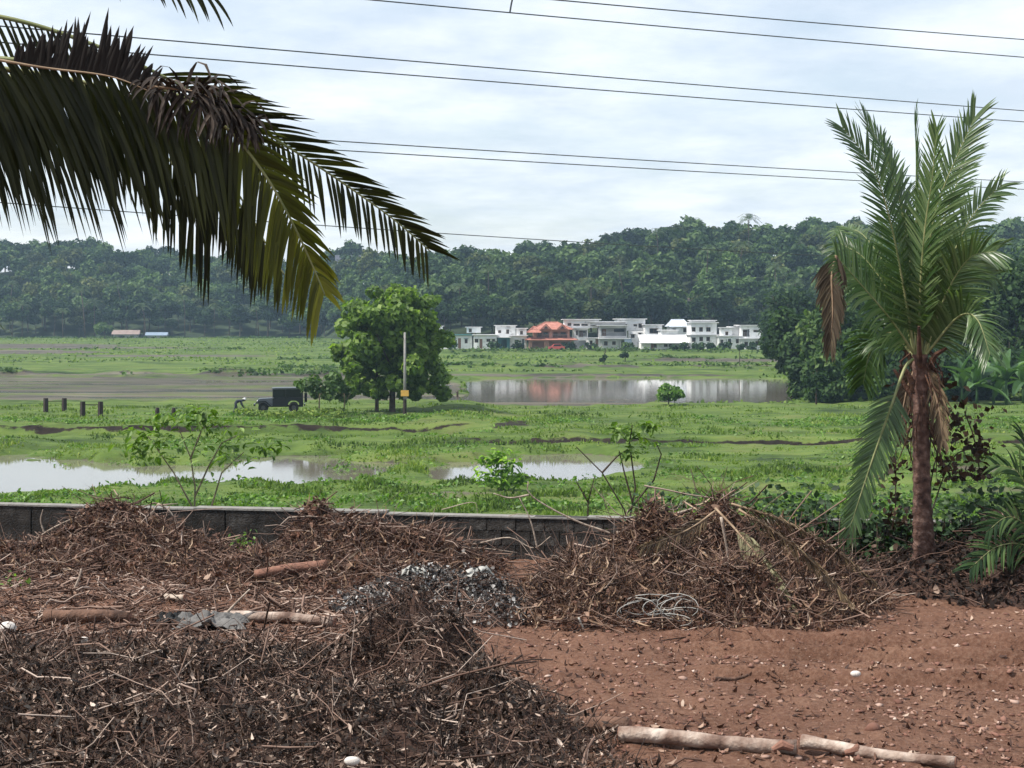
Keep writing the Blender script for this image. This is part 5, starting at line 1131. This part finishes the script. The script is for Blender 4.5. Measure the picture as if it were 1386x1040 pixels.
# ------------------------------------------------------------------ heaps of cut roots, leaves and rubbish in the yard
def bumps_z(B, X, Y):
    s = 0
    for (bx_, by_, rx, ry, h) in B: s = s + (h * np.exp(-(((X - bx_) / rx) ** 2 + ((Y - by_) / ry) ** 2) * 1.15)) ** 3
    return s ** (1 / 3)
def tubes_np(paths, radius, sides=4):
    """paths (n,s,3), radius (n,s)"""
    n, s, _ = paths.shape; T = np.gradient(paths, axis=1); T = unit(T)
    up = np.zeros_like(T); up[..., 2] = 1; up[np.abs(T[..., 2]) > .9] = (1, 0, 0)
    U = unit(np.cross(T, up)); W = np.cross(T, U); an = np.arange(sides) * 2 * math.pi / sides
    ring = paths[:, :, None, :] + (U[:, :, None, :] * np.cos(an)[None, None, :, None] + W[:, :, None, :] * np.sin(an)[None, None, :, None]) * radius[:, :, None, None]
    V = ring.reshape(-1, 3); i = np.arange(n)[:, None, None] * s * sides + np.arange(s - 1)[None, :, None] * sides; k = np.arange(sides)[None, None, :]; k2 = (k + 1) % sides
    F = np.stack(np.broadcast_arrays(i + k, i + k2, i + sides + k2, i + sides + k), -1).reshape(-1, 4)
    return V, F
def scatter_twigs(r, n, sampler, lmin, lmax, rmin, rmax, tilt=.25, curl=.5, s=6, lift=.03):
    P0 = sampler(n); L_ = r.uniform(lmin, lmax, n) ; a = r.uniform(0, 2 * math.pi, n); el = r.normal(size=n) * tilt
    d = np.stack([np.cos(a) * np.cos(el), np.sin(a) * np.cos(el), np.abs(np.sin(el))], 1); bend = r.normal(size=(n, 3)) * curl; wig = r.normal(size=(n, s, 3)) * .035
    t_ = np.linspace(-.5, .5, s)[None, :, None]
    paths = P0[:, None, :] + d[:, None, :] * t_ * L_[:, None, None] + bend[:, None, :] * (t_ ** 2) * L_[:, None, None] + wig * L_[:, None, None]
    paths[..., 2] += lift
    rad = r.uniform(rmin, rmax, n)[:, None] * np.linspace(1, .35, s)[None, :]
    return paths, rad
def pile(name, B, label, cat, seed, core, nleaf, lsz, leafmat, ntwig, twig=(.25, .9, .004, .013), varb=(1.5, 2.2), noise_amp=.16, curl=.6, tilt=.3, tvar=(1.6, 1.6), aspect=1.6, cut=.05, ncurl=0, nstraw=0):
    r = np.random.default_rng(seed); x0 = min(b[0] - 2 * b[2] for b in B); x1 = max(b[0] + 2 * b[2] for b in B); y0 = min(b[1] - 2 * b[3] for b in B); y1 = max(b[1] + 2 * b[3] for b in B)
    cxm, cym = (x0 + x1) / 2, (y0 + y1) / 2; e = empty(name, (cxm, cym, 0), 0, label, cat); off = np.array([cxm, cym, 0])
    def hz(X, Y):
        h = bumps_z(B, X, Y); return h * (.80 + noise_amp * 2.4 * (fbm(X * 2.6, Y * 2.6, 4, seed) - .5)) + h * .5 * noise_amp * (fbm(X * 9, Y * 9, 2, seed + 5) - .5) + yard_z(X, Y)
    nx, ny = int((x1 - x0) / .07), int((y1 - y0) / .07); gx, gy = np.meshgrid(np.linspace(x0, x1, nx), np.linspace(y0, y1, ny)); gy = np.minimum(gy, wallY(gx) - .14)
    h0 = bumps_z(B, gx, gy); gz = hz(gx, gy) - .035; gz = np.where(h0 < cut, yard_z(gx, gy) - .12, gz)
    link('mound', np_mesh('mound', np.stack([gx, gy, gz], -1).reshape(-1, 3) - off, grid_faces(ny, nx)), M[core], e, True)
    def sampler(n, thr=cut):
        out_ = []; c = 0
        while c < n:
            X = r.uniform(x0, x1, n * 2); Y = r.uniform(y0, y1, n * 2); h = bumps_z(B, X, Y); k = (h > thr * .6) & (Y < wallY(X) - .12) & (r.random(n * 2) < .25 + np.clip(h * 1.6, 0, .75))
            P = np.stack([X, Y, hz(X, Y)], 1)[k]; out_.append(P); c += len(P)
        return np.concatenate(out_)[:n]
    P = sampler(nleaf); P[:, 2] += r.exponential(.034, nleaf)
    Nn = unit(r.normal(size=(nleaf, 3)) * .75 + np.array([0, -.25, .6])); V, F = leaf_curls(P - off, Nn, (lsz[0] + (lsz[1] - lsz[0]) * r.random(nleaf) ** 1.6), r, aspect)
    o_ = link('leaf_litter', np_mesh('leaf_litter', V, F, np.repeat(r.beta(varb[0], varb[1], nleaf), 3)), M[leafmat], e); o_['kind'] = 'stuff'
    pa, ra = scatter_twigs(r, ntwig, sampler, *twig, tilt=tilt, curl=curl); pa[..., 2] = np.maximum(pa[..., 2], -.02)
    V, F = tubes_np(pa - off, ra); o_ = link('twig_tangle', np_mesh('twig_tangle', V, F, np.repeat(r.beta(tvar[0], tvar[1], ntwig), 5 * 4)), M['twig'], e); o_['kind'] = 'stuff'
    if ncurl:
        pa, ra = scatter_twigs(r, ncurl, sampler, .03, .13, .0022, .0058, tilt=.9, curl=2.2, s=5, lift=.018)
        V, F = tubes_np(pa - off, ra, 3); o_ = link('curled_litter', np_mesh('curled_litter', V, F, np.repeat(r.beta(1.0, 1.15, ncurl), 4 * 3)), M[leafmat], e); o_['kind'] = 'stuff'
        nv = ncurl // 18; pa, ra = scatter_twigs(r, nv, sampler, .4, 1.2, .004, .010, tilt=.14, curl=1.0, s=8, lift=.03); pa[..., 2] = np.maximum(pa[..., 2], hz(pa[..., 0], pa[..., 1]) - .02)
        V, F = tubes_np(pa - off, ra, 4); o_ = link('vine_tangle', np_mesh('vine_tangle', V, F, np.repeat(r.beta(1.4, 1.4, nv), 7 * 4)), M['twig'], e); o_['kind'] = 'stuff'
    if nstraw:
        P = sampler(nstraw); P[:, 2] += r.exponential(.05, nstraw); V, F = leaf_curls(P - off, unit(r.normal(size=(nstraw, 3)) * .5 + np.array([0, -.4, .6])), r.uniform(.009, .022, nstraw), r, 12)
        o_ = link('straw_litter', np_mesh('straw_litter', V, F, np.repeat(r.beta(1.2, 1.1, nstraw), 3)), M['straw'], e); o_['kind'] = 'stuff'
    return e, hz, sampler
pile('brush_heap', [(-5.5, 20.4, .9, .6, .78), (-5.0, 20.1, .8, .7, .62), (-4.4, 19.8, .7, .8, .36), (-6.5, 19.5, 1.0, .8, .25)], 'heap of reddish dry leaves and twigs against the left end of the wall', 'heap', 1, 'mound_red', 3500, (.02, .06), 'debris_red', 520, varb=(1.0, 1.8), aspect=2.0, ncurl=4000, nstraw=700)
pile('brush_heap', [(-2.62, 19.6, .48, .5, .92), (-2.0, 19.2, .8, .7, .78), (-1.2, 19.1, .75, .6, .56), (-3.1, 18.7, .8, .7, .34), (-1.7, 18.2, .9, .6, .32)], 'heap of brown creepers and leaves with a dark stump-like peak by the wall', 'heap', 2, 'mound_red', 4000, (.02, .06), 'debris_red', 700, varb=(1.0, 1.8), aspect=2.0, ncurl=4000, nstraw=700)
pile('rubbish_heap', [(-.95, 16.9, .7, .65, .46), (-.35, 16.8, .5, .6, .42), (-1.45, 16.6, .45, .5, .22), (-.2, 16.2, .4, .4, .25)], 'low heap of black ash and scattered white plastic scraps', 'heap', 3, 'mound', 6000, (.010, .045), 'rubbish', 260, varb=(1.1, 1.5), twig=(.15, .6, .003, .010), aspect=1.3)
eD, hzD, smpD = pile('root_heap', [(2.6, 17.7, .66, .78, 1.2), (1.75, 17.5, .75, .85, .94), (.75, 17.0, .55, .7, .60), (3.3, 17.3, .55, .8, .86), (3.75, 17.1, .4, .6, .4), (2.4, 16.5, .95, .7, .62), (1.0, 16.3, .7, .55, .44), (3.1, 16.3, .5, .5, .36)], 'large heap of uprooted roots and dry palm fronds in front of the wall', 'heap', 4, 'mound_red', 7000, (.018, .055), 'debris_red', 2200, (.2, .85, .004, .012), varb=(1.0, 1.6), aspect=2.4, curl=1.0, tilt=.5, tvar=(1.3, 1.5), noise_amp=.45, ncurl=7000, nstraw=3600)
eE, hzE, smpE = pile('brush_heap', [(-4.6, 12.9, 1.9, 1.3, .34), (-2.7, 12.8, 1.5, 1.3, .38), (-.80, 13.2, .40, .5, .92), (-.55, 12.5, .45, .5, .66), (-1.3, 13.4, .5, .5, .62), (-.2, 12.0, .45, .6, .46), (-3.4, 11.3, 2.4, 1.2, .38), (-1.2, 11.3, 1.3, 1.0, .44), (-5.6, 12.0, 1.5, 1.5, .4), (.15, 11.3, .45, .5, .2), (-2.6, 10.2, 3.0, .6, .2)], 'wide dark heap of dead shrubs and withered leaves filling the foreground', 'heap', 5, 'mound', 24000, (.009, .032), 'debris', 1600, (.12, .6, .0025, .007), varb=(.85, 1.2), aspect=3.4, curl=1.2, tilt=.6, tvar=(.8, 2.2), noise_amp=.5, ncurl=12000)
pile('brush_heap', [(6.1, 17.9, .8, .75, 1.1), (7.0, 17.9, 1.0, .9, 1.15), (4.9, 18.6, .8, .4, .35), (5.3, 18.2, .6, .6, .5), (8.2, 18, 1, 1, .8)], 'dark shaded heap of brush and roots behind the palm seedling', 'heap', 6, 'mound', 3600, (.03, .08), 'debris', 900, varb=(1.0, 3.2), tvar=(1.0, 2.4))  # leaf and twig tones weighted dark: shade put into the colour

# litter on the soil between the heaps
lr = np.random.default_rng(55)
def soil_pts(n, px0, px1, py0, py1):
    px = lr.uniform(px0, px1, n); py = lr.uniform(py0, py1, n); Y = FPX * CAMZ / (py - HY); X = (px - CX) / FPX * Y; Y = np.minimum(Y, wallY(X) - .15); return np.stack([X, Y, yard_z(X, Y)], 1)
def smp_left(n): return soil_pts(n, -60, 520, 752, 905)
pa, ra = scatter_twigs(lr, 2200, smp_left, .08, .7, .004, .018, .10, .5); V, F = tubes_np(pa, ra)
tag(link('stick_litter', np_mesh('stick_litter', V, F, np.repeat(lr.beta(2, 1.5, 2200), 20)), M['twig']), 'loose sticks and splinters strewn over the soil between the heaps', 'litter', kind='stuff')
P = np.concatenate([soil_pts(12000, -80, 560, 750, 900), soil_pts(3000, 560, 1500, 800, 1045)]); n = len(P); V, F = leaf_curls(P + np.array([0, 0, .012]), unit(lr.normal(size=(n, 3)) * .35 + np.array([0, 0, 1])), lr.uniform(.008, .032, n), lr, 2.8)
tag(link('bark_litter', np_mesh('bark_litter', V, F, np.repeat(lr.beta(1.5, 1.5, n), 3)), M['debris_red']), 'chips of bark and dry leaves strewn over the red soil', 'litter', kind='stuff')
# clods and stones on the red soil
ico = np.array([(0, 0, 1), (.89, 0, .45), (.28, .85, .45), (-.72, .53, .45), (-.72, -.53, .45), (.28, -.85, .45), (.72, .53, -.45), (-.28, .85, -.45), (-.89, 0, -.45), (-.28, -.85, -.45), (.72, -.53, -.45), (0, 0, -1)])
icf = np.array([(0,1,2),(0,2,3),(0,3,4),(0,4,5),(0,5,1),(1,6,2),(2,7,3),(3,8,4),(4,9,5),(5,10,1),(2,6,7),(3,7,8),(4,8,9),(5,9,10),(1,10,6),(6,11,7),(7,11,8),(8,11,9),(9,11,10),(10,11,6)])
nC = 5200; P = soil_pts(nC, 560, 1560, 800, 1060); cl_ = fbm(P[:, 0] * 1.6, P[:, 1] * 1.6, 3, 91); P = P[(cl_ > .44) | (lr.random(nC) < .25)]; nC = len(P)
sz = lr.gamma(1.8, .0048, nC) + .003; V = ico[None] * (1 + lr.normal(size=(nC, 12, 1)) * .34) * sz[:, None, None] * lr.uniform([.8, .8, .45], [1.4, 1.4, .85], (nC, 3))[:, None, :]
V = (V + P[:, None, :] + np.array([0, 0, .3]) * sz[:, None, None]).reshape(-1, 3); F = (np.arange(nC)[:, None, None] * 12 + icf[None]).reshape(-1, 3)
tag(link('clod_cover', np_mesh('clod_cover', V, F, np.repeat(lr.beta(1.5, 1.7, nC), 20)), M['stone']), 'small clods and chips scattered over the open red soil', 'clods', kind='stuff')
stm = []
for k in range(5):
    V = ico * (1 + lr.normal(size=(12, 1)) * .32) * np.array([1.3, 1, .6]); me = np_mesh('stone', V, icf, lr.uniform(.3, .9) * np.ones(20)); me.materials.append(M['stone']); stm.append(me)
sr = random.Random(12)
for k in range(130):
    P = soil_pts(1, 640, 1400, 812, 1040)[0]; o_ = link('stone', stm[k % 5]); s_ = sr.uniform(.012, .032); o_.scale = (s_, s_, s_); o_.location = P + np.array([0, 0, s_ * .3]); o_.rotation_euler = (0, 0, sr.uniform(0, 6)); tag(o_, 'small pale clod lying on the open red soil', 'stone', 'clods on the open red soil')
def ya(px, py, h=0.0):
    Y = FPX * (CAMZ - h) / (py - HY); return at(px, py, Y)
for (px, py, s_, lb) in [(10, 850, .10, 'rounded white stone on the litter left of the weathered plank'), (477, 1030, .05, 'white stone at the foot of the leaning stick'), (113, 866, .055, 'small white stone below the weathered plank'), (1158, 912, .05, 'pale round stone on the open soil near the ruts')]:
    o_ = link('white_stone', np_mesh('white_stone', ico * (1 + lr.normal(size=(12, 1)) * .1) * np.array([1.3, 1, .85]), icf), M['stone_white'], None, True); ss_ = o_.modifiers.new('s', 'SUBSURF'); ss_.levels = ss_.render_levels = 1
    h_ = .3 if py > 1000 else .1; o_.location = ya(px, py, h_); o_.scale = (s_,) * 3; tag(o_, lb, 'stone')
# logs
def log(p0, p1, r0, r1, mat, label, seed, name='log', cut=True):
    r = random.Random(seed); p0, p1 = Vector(p0), Vector(p1); e = empty(name, p0, 0, label, 'log'); n = 16; pts = []; rr = []
    for k in range(n): u = k / (n - 1); pts.append((p1 - p0) * u + Vector((0, math.sin(u * 3 + seed) * .02, math.sin(u * 5 + seed) * .012))); rr.append((r0 + (r1 - r0) * u) * (1 + r.uniform(-.07, .07)))
    MB().tube(pts, rr, 12).build('bark', M[mat], e, True)
    if cut:
        d = (p1 - p0).normalized()
        for q, rq, s in ((pts[0], rr[0], -1), (pts[-1], rr[-1], 1)): MB().tube([q, q + d * s * .006], rq * .9, 12).build('cut_end', M['wood_red'], e)
    return e
l1 = log(ya(838, 996, .09), ya(1078, 1010, .09), .060, .054, 'log', 'long pale log lying on the red soil with its thick end by the dark stub', 1)
for px, py in ((1062, 1004),): q = ya(px, py, .14); MB().tube([q - l1.location + Vector((-.09, 0, -.06)), q - l1.location + Vector((-.02, 0, -.022)), q - l1.location + Vector((.06, 0, -.05))], [.020, .038, .024], 8).build('stripped_patch', M['wood_red'], l1)
l2 = log(ya(1086, 1006, .08), ya(1292, 1032, .08), .050, .038, 'log', 'thinner pale log end to end with the long pale log', 2)
q = ya(1160, 1012, .1); MB().tube([q - l2.location + Vector((-.09, 0, -.04)), q - l2.location + Vector((0, 0, -.012)), q - l2.location + Vector((.09, 0, -.05))], [.018, .042, .018], 8).build('stripped_patch', M['wood_red'], l2)
log(ya(745, 975, .08), ya(852, 984, .08), .075, .062, 'log_dark', 'short dark log stub half buried in the foreground heap', 3)
log(ya(62, 832, .08), ya(175, 836, .06), .08, .06, 'log_dark', 'weathered brown plank-like log on the litter near the white stone', 4)
log(ya(305, 832, .07), ya(452, 842, .06), .06, .05, 'log', 'grey log half under the dark cloth', 5)
log(at(345, 778, 18.0), at(442, 764, 18.2), .055, .07, 'wood_red', 'reddish split log leaning into the heap by the wall', 6)
log(ya(215, 812, .05), ya(250, 808, .1), .05, .04, 'branch', 'short pale chunk of wood lying before the dry leaf heap', 7)
log(ya(967, 922, .02), ya(1012, 914, .02), .02, .014, 'log_dark', 'small dark stick lying alone on the open soil', 8)
# single branches that can be told apart
def branch(lines, label, mat='branch', r0=.018, name='branch'):
    base = Vector(lines[0][0]); e = empty(name, base, 0, label, 'branch')
    for ln in lines:
        p_, _ = catmull([Vector(q) - base for q in ln], 14) if len(ln) > 2 else ([Vector(q) - base for q in ln], 0)
        MB().tube(p_, [r0 * (1 - .55 * k / (len(p_) - 1)) for k in range(len(p_))], 6).build('limb', M[mat], e, True); r0 *= .8
    return e
D = lambda Y, *pp: [at(x, y, Y) for x, y in pp]
branch([D(20.3, (188, 722), (203, 700), (214, 682)), D(20.3, (214, 682), (232, 695), (242, 722)), D(20.3, (212, 684), (240, 682))], 'pale forked branch propped like a tent against the wall')
branch([D(20.4, (38, 742), (60, 722), (100, 702), (150, 690), (175, 692)), D(20.4, (60, 722), (55, 705), (58, 690)), D(20.4, (100, 702), (108, 690))], 'long pale curved branch lying over the dry leaf heap', r0=.016)
branch([D(19.4, (728, 745), (718, 705), (703, 674))], 'straight pale stick standing up before the wall', r0=.014)
branch([D(19.6, (832, 725), (815, 718), (786, 708), (745, 688), (716, 668), (715, 652)), D(19.6, (716, 670), (690, 674), (668, 668))], 'pale forked branch reaching above the wall beside the green bush', r0=.018)
branch([D(18.6, (835, 722), (880, 706), (940, 688))], 'stout yellowish branch on the shoulder of the root heap', r0=.03)
branch([D(20.0, (650, 735), (690, 728), (722, 742), (745, 726)), D(20, (600, 755), (640, 742), (700, 748))], 'thin pale branch lying along the foot of the wall', r0=.012)
branch([D(20.2, (668, 735), (680, 705), (700, 696), (722, 698))], 'thin arching twig before the block wall', r0=.009)
branch([D(20.0, (843, 715), (847, 700), (850, 690))], 'short thin upright twig at the end of the wall', r0=.010)
branch([D(20.6, (598, 690), (640, 680), (646, 692), (648, 702))], 'small hooked twig hanging over the wall top', r0=.008)
branch([D(11.3, (396, 940), (430, 985), (484, 1030))], 'long brown stick leaning in the foreground heap above a white stone', r0=.018)
branch([D(11.2, (-20, 985), (20, 1000), (62, 1022))], 'pale stick slanting down by the green sprouts in the foreground', r0=.016)
branch([D(15.8, (300, 838), (318, 818), (338, 798))], 'short pale stick standing behind the dark cloth', r0=.02)
branch([D(15.6, (783, 836), (793, 856), (806, 872))], 'white stick leaning at the foot of the root heap', 'twine', .012)
branch([D(12.4, (545, 1000), (600, 985), (655, 985)), D(12.4, (600, 985), (640, 970))], 'grey forked twig low in the foreground heap', r0=.010)
branch([D(11.6, (765, 985), (800, 1005), (840, 1030)), D(11.4, (820, 1012), (868, 996))], 'crossed grey sticks at the butt of the long log', r0=.011)
branch([D(12.6, (700, 935), (740, 935), (780, 950), (797, 968))], 'thin dark hooped twig arching over the short log stub', 'darkstem', .008)
branch([D(12.9, (640, 870), (655, 900), (650, 930), (640, 950))], 'dark curved stem at the right end of the foreground heap', 'darkstem', .012)
branch([D(17.2, (0, 815), (40, 815), (60, 832), (80, 842)), D(17.2, (30, 822), (60, 810), (90, 805))], 'pale crooked stick on the litter left of the plank-like log', r0=.018)
branch([D(17.6, (100, 800), (108, 780), (110, 770))], 'short upright peg of wood in the litter', r0=.02)
branch([D(17.4, (1190, 803), (1215, 806), (1240, 803))], 'pale stick lying at the foot of the young palm', r0=.014)
branch([D(18.6, (1190, 770), (1215, 755), (1235, 765)), D(18.6, (1265, 790), (1290, 765), (1310, 760)), D(18.6, (1280, 745), (1300, 770), (1320, 775))], 'grey roots sprawling around the young palm trunk', r0=.012)
branch([D(18.2, (1335, 740), (1350, 760), (1345, 790)), D(18.2, (1310, 735), (1330, 760))], 'dim bent sticks in the dark heap beside the seedling', r0=.010)
# cut frond lying down the front of the root heap, with other bare midribs
cb = at(970, 690, 17.0); ce = empty('cut_frond', cb, 0, 'withered greenish cut palm frond hanging down the front of the root heap', 'palm frond')
P = [at(968, 688, 17.0), at(1000, 722, 16.7), (at(1038, 770, 16.3)), at(1078, 832, 15.75)]; ls, pts = frond_leaflets(P, 40, .40, .04, (30, 14), 1.5, 20, .25, r=kr, rref=Vector((0, -1, 0)))
fo = MB().tube([p_ - cb for p_ in pts], [.016 * (1 - .8 * k / (len(pts) - 1)) for k in range(len(pts))], 6).build('midrib', M['rachis_dry'], ce, True)
M['frond_withered'] = ramp_mat('withered_frond', [(0, (.05,.045,.022)), (.5, (.12,.11,.055)), (1, (.30,.28,.17))], .7, .15); join_leaflets(ls, cb, 'leaflet_row', M['frond_withered'], fo, r=kr)
cb = at(968, 692, 16.9); ce = empty('cut_frond', cb, 0, 'dry brown cut frond drooping left from the top of the root heap', 'palm frond')
P = [at(968, 692, 16.95), at(935, 715, 16.8), at(900, 730, 16.6), at(868, 742, 16.4)]; ls, pts = frond_leaflets(P, 30, .26, .02, (40, 24), 1.8, 10, .1, r=kr, rref=Vector((0, -1, 0)))
fo = MB().tube([p_ - cb for p_ in pts], [.014 * (1 - .8 * k / (len(pts) - 1)) for k in range(len(pts))], 6).build('midrib', M['rachis_dry'], ce, True); join_leaflets(ls, cb, 'leaflet_row', M['frond_dry'], fo, r=kr)
branch([D(16.5, (976, 700), (984, 745), (992, 798))], 'straight bamboo-like stick standing on the root heap', r0=.018)
for (st, Y0_, lb) in [([(1000, 690), (1050, 720), (1110, 770), (1150, 815)], 16.6, 'long dry frond sloping down the right side of the root heap'), ([(990, 682), (1060, 705), (1130, 745), (1185, 790)], 17.4, 'dry frond along the right skyline of the root heap')]:
    P = [at(x, y, Y0_ - .25 * i) for i, (x, y) in enumerate(st)]; cb = P[0]; ce = empty('dry_frond', cb, 0, lb, 'palm frond'); ls, pts = frond_leaflets(P, 34, .26, .022, (38, 20), .8, 50, .05, r=kr, rref=Vector((0, -1, 0)))
    fo = MB().tube([p_ - cb for p_ in pts], [.016 * (1 - .7 * k / (len(pts) - 1)) for k in range(len(pts))], 5).build('midrib', M['rachis_dry'], ce, True); join_leaflets(ls, cb, 'leaflet_row', M['frond_dry'], fo, r=kr)
# tangle of pale twine
tr_ = random.Random(6); cb = ya(905, 850); e = empty('twine_tangle', cb, 0, 'tangle of pale twine lying at the front of the root heap', 'twine')
for k in range(14):
    c_ = Vector((tr_.uniform(-.32, .32), tr_.uniform(-.1, .25), tr_.uniform(.06, .24))); a0 = tr_.uniform(0, 6); rx_, rz_ = tr_.uniform(.12, .3), tr_.uniform(.06, .16); sp = tr_.uniform(3, 6.5)
    ptl = [c_ + Vector((math.cos(a0 + sp * u / 12) * rx_, math.sin(a0 * 2 + u * .4) * .08, math.sin(a0 + sp * u / 12) * rz_)) for u in range(13)]
    MB().tube(ptl, .0045, 5).build('strand', M['twine'], e, True)
# crumpled dark cloth
cx_, cy__ = 26, 22; cb = ya(285, 852, .0); V = []; rc = np.random.default_rng(14)
for j in range(cy__):
    for i in range(cx_):
        u, v_ = i / (cx_ - 1) - .5, j / (cy__ - 1) - .5; X = u * .6 * (1 + .35 * math.sin(v_ * 9)) + (rc.random() - .5) * .03; Y = v_ * .55; zc_ = .10 * math.exp(-(u * u + v_ * v_) * 5) + .26 * (float(fbm(np.array(u * 6 + 9), np.array(v_ * 6 + 4), 4, 95)) - .38); V.append((X, Y, max(.02, zc_)))
F = grid_faces(cy__, cx_); e_ = np_mesh('cloth', np.array(V), F); o_ = link('dark_cloth', e_, M['cloth']); o_.location = cb + Vector((0, .2, 0)); sd_ = o_.modifiers.new('t', 'SOLIDIFY'); sd_.thickness = .01; tag(o_, 'crumpled dark grey cloth lying beside the grey log', 'cloth')
cb = ya(225, 842, .0); V = [(x * .5 + .1, y, z * .7) for x, y, z in V]; o_ = link('black_sheet', np_mesh('sheet', np.array(V), F), M['rubbish'] if False else M['tyre']); o_.location = cb; sd_ = o_.modifiers.new('t', 'SOLIDIFY'); sd_.thickness = .006; tag(o_, 'crumpled black plastic sheet left of the grey cloth', 'plastic sheet')
# white plastic scraps on the ash heap
pr = random.Random(31)
SC = [(636, 800, .05, .11, 'upright white plastic scrap on the ash heap'), (560, 770, .18, .05, 'long crumpled white plastic strip at the top left of the ash heap'), (650, 770, .2, .05, 'crumpled white plastic strip along the top of the ash heap'), (500, 812, .07, .08, 'pale greenish plastic scrap at the left foot of the ash heap'), (575, 795, .06, .04, 'small pale green plastic scrap on the ash heap'), (615, 832, .05, .05, 'bluish white scrap low on the ash heap')]
for i, (px, py, w_, h_, lb) in enumerate(SC):
    n1_, n2_ = 9, 6; V = []; rc = np.random.default_rng(40 + i)
    for j in range(n2_):
        for k in range(n1_):
            u, v_ = k / (n1_ - 1) - .5, j / (n2_ - 1) - .5; V.append((u * w_ * 1.5 + rc.normal() * .012, rc.normal() * .03 + v_ * .05, v_ * h_ * .9 + rc.normal() * .018 - (u * u) * w_ * 1.2))
    o_ = link('plastic_scrap', np_mesh('scrap', np.array(V), grid_faces(n2_, n1_)), M['twine']); Y = 16.55; p_ = at(px, py, Y); o_.location = p_; sd_ = o_.modifiers.new('t', 'SOLIDIFY'); sd_.thickness = .004; tag(o_, lb, 'plastic scrap')
# green sprouts in the foreground
for i, (px, py, s_, lb) in enumerate([(85, 1005, .16, 'thin green sprout growing out of the dark foreground heap'), (10, 1008, .08, 'tiny green sprout by the slanting pale stick'), (400, 1015, .12, 'green sprout near the foot of the leaning stick'), (20, 792, .2, 'green weed at the edge of the stick litter'), (265, 755, .2, 'yellow green weed at the foot of the wall'), (330, 735, .18, 'small weed in the gap between the two wall heaps'), (725, 1035, .1, 'pale green sprout beside the log butt')]):
    p_ = at(px, py, 11.3) if py > 900 else at(px, py, 17.8 if py > 780 else 19.9); e = empty('weed', p_ - Vector((0, 0, .1)), 0, lb, 'weed'); n = 46; r = np.random.default_rng(300 + i)
    V, F = leaf_quads(r.normal(size=(n, 3)) * s_ * np.array([.5, .4, .4]) + np.array([0, 0, .1]), unit(r.normal(size=(n, 3)) * .6 + np.array([0, 0, .8])), r.uniform(.02, .05, n), r, 1.8); link('foliage', np_mesh('foliage', V, F, np.repeat(r.random(n), 2)), M['shrub_var'], e)
    mb = MB()
    for k in range(5): mb.tube([(0, 0, -.25), (r.normal() * s_ * .3, r.normal() * s_ * .2, s_ * .6)], [.005, .003], 4)
    mb.build('stem', M['stem'], e)

# ------------------------------------------------------------------ the air
m, t, o = new_mat('air'); pv = N('ShaderNodeVolumePrincipled', t); pv.inputs['Color'].default_value = (.55, .78, 1.0, 1); pv.inputs['Density'].default_value = .00024; pv.inputs['Anisotropy'].default_value = .15
L(pv.outputs[0], o.inputs['Volume'], t)
hz_ = MB().box(-1100, 1100, -40, 760, -6, 62).build('haze', m); tag(hz_, 'thin bluish haze over the fields and the far hill', 'haze', kind='stuff')
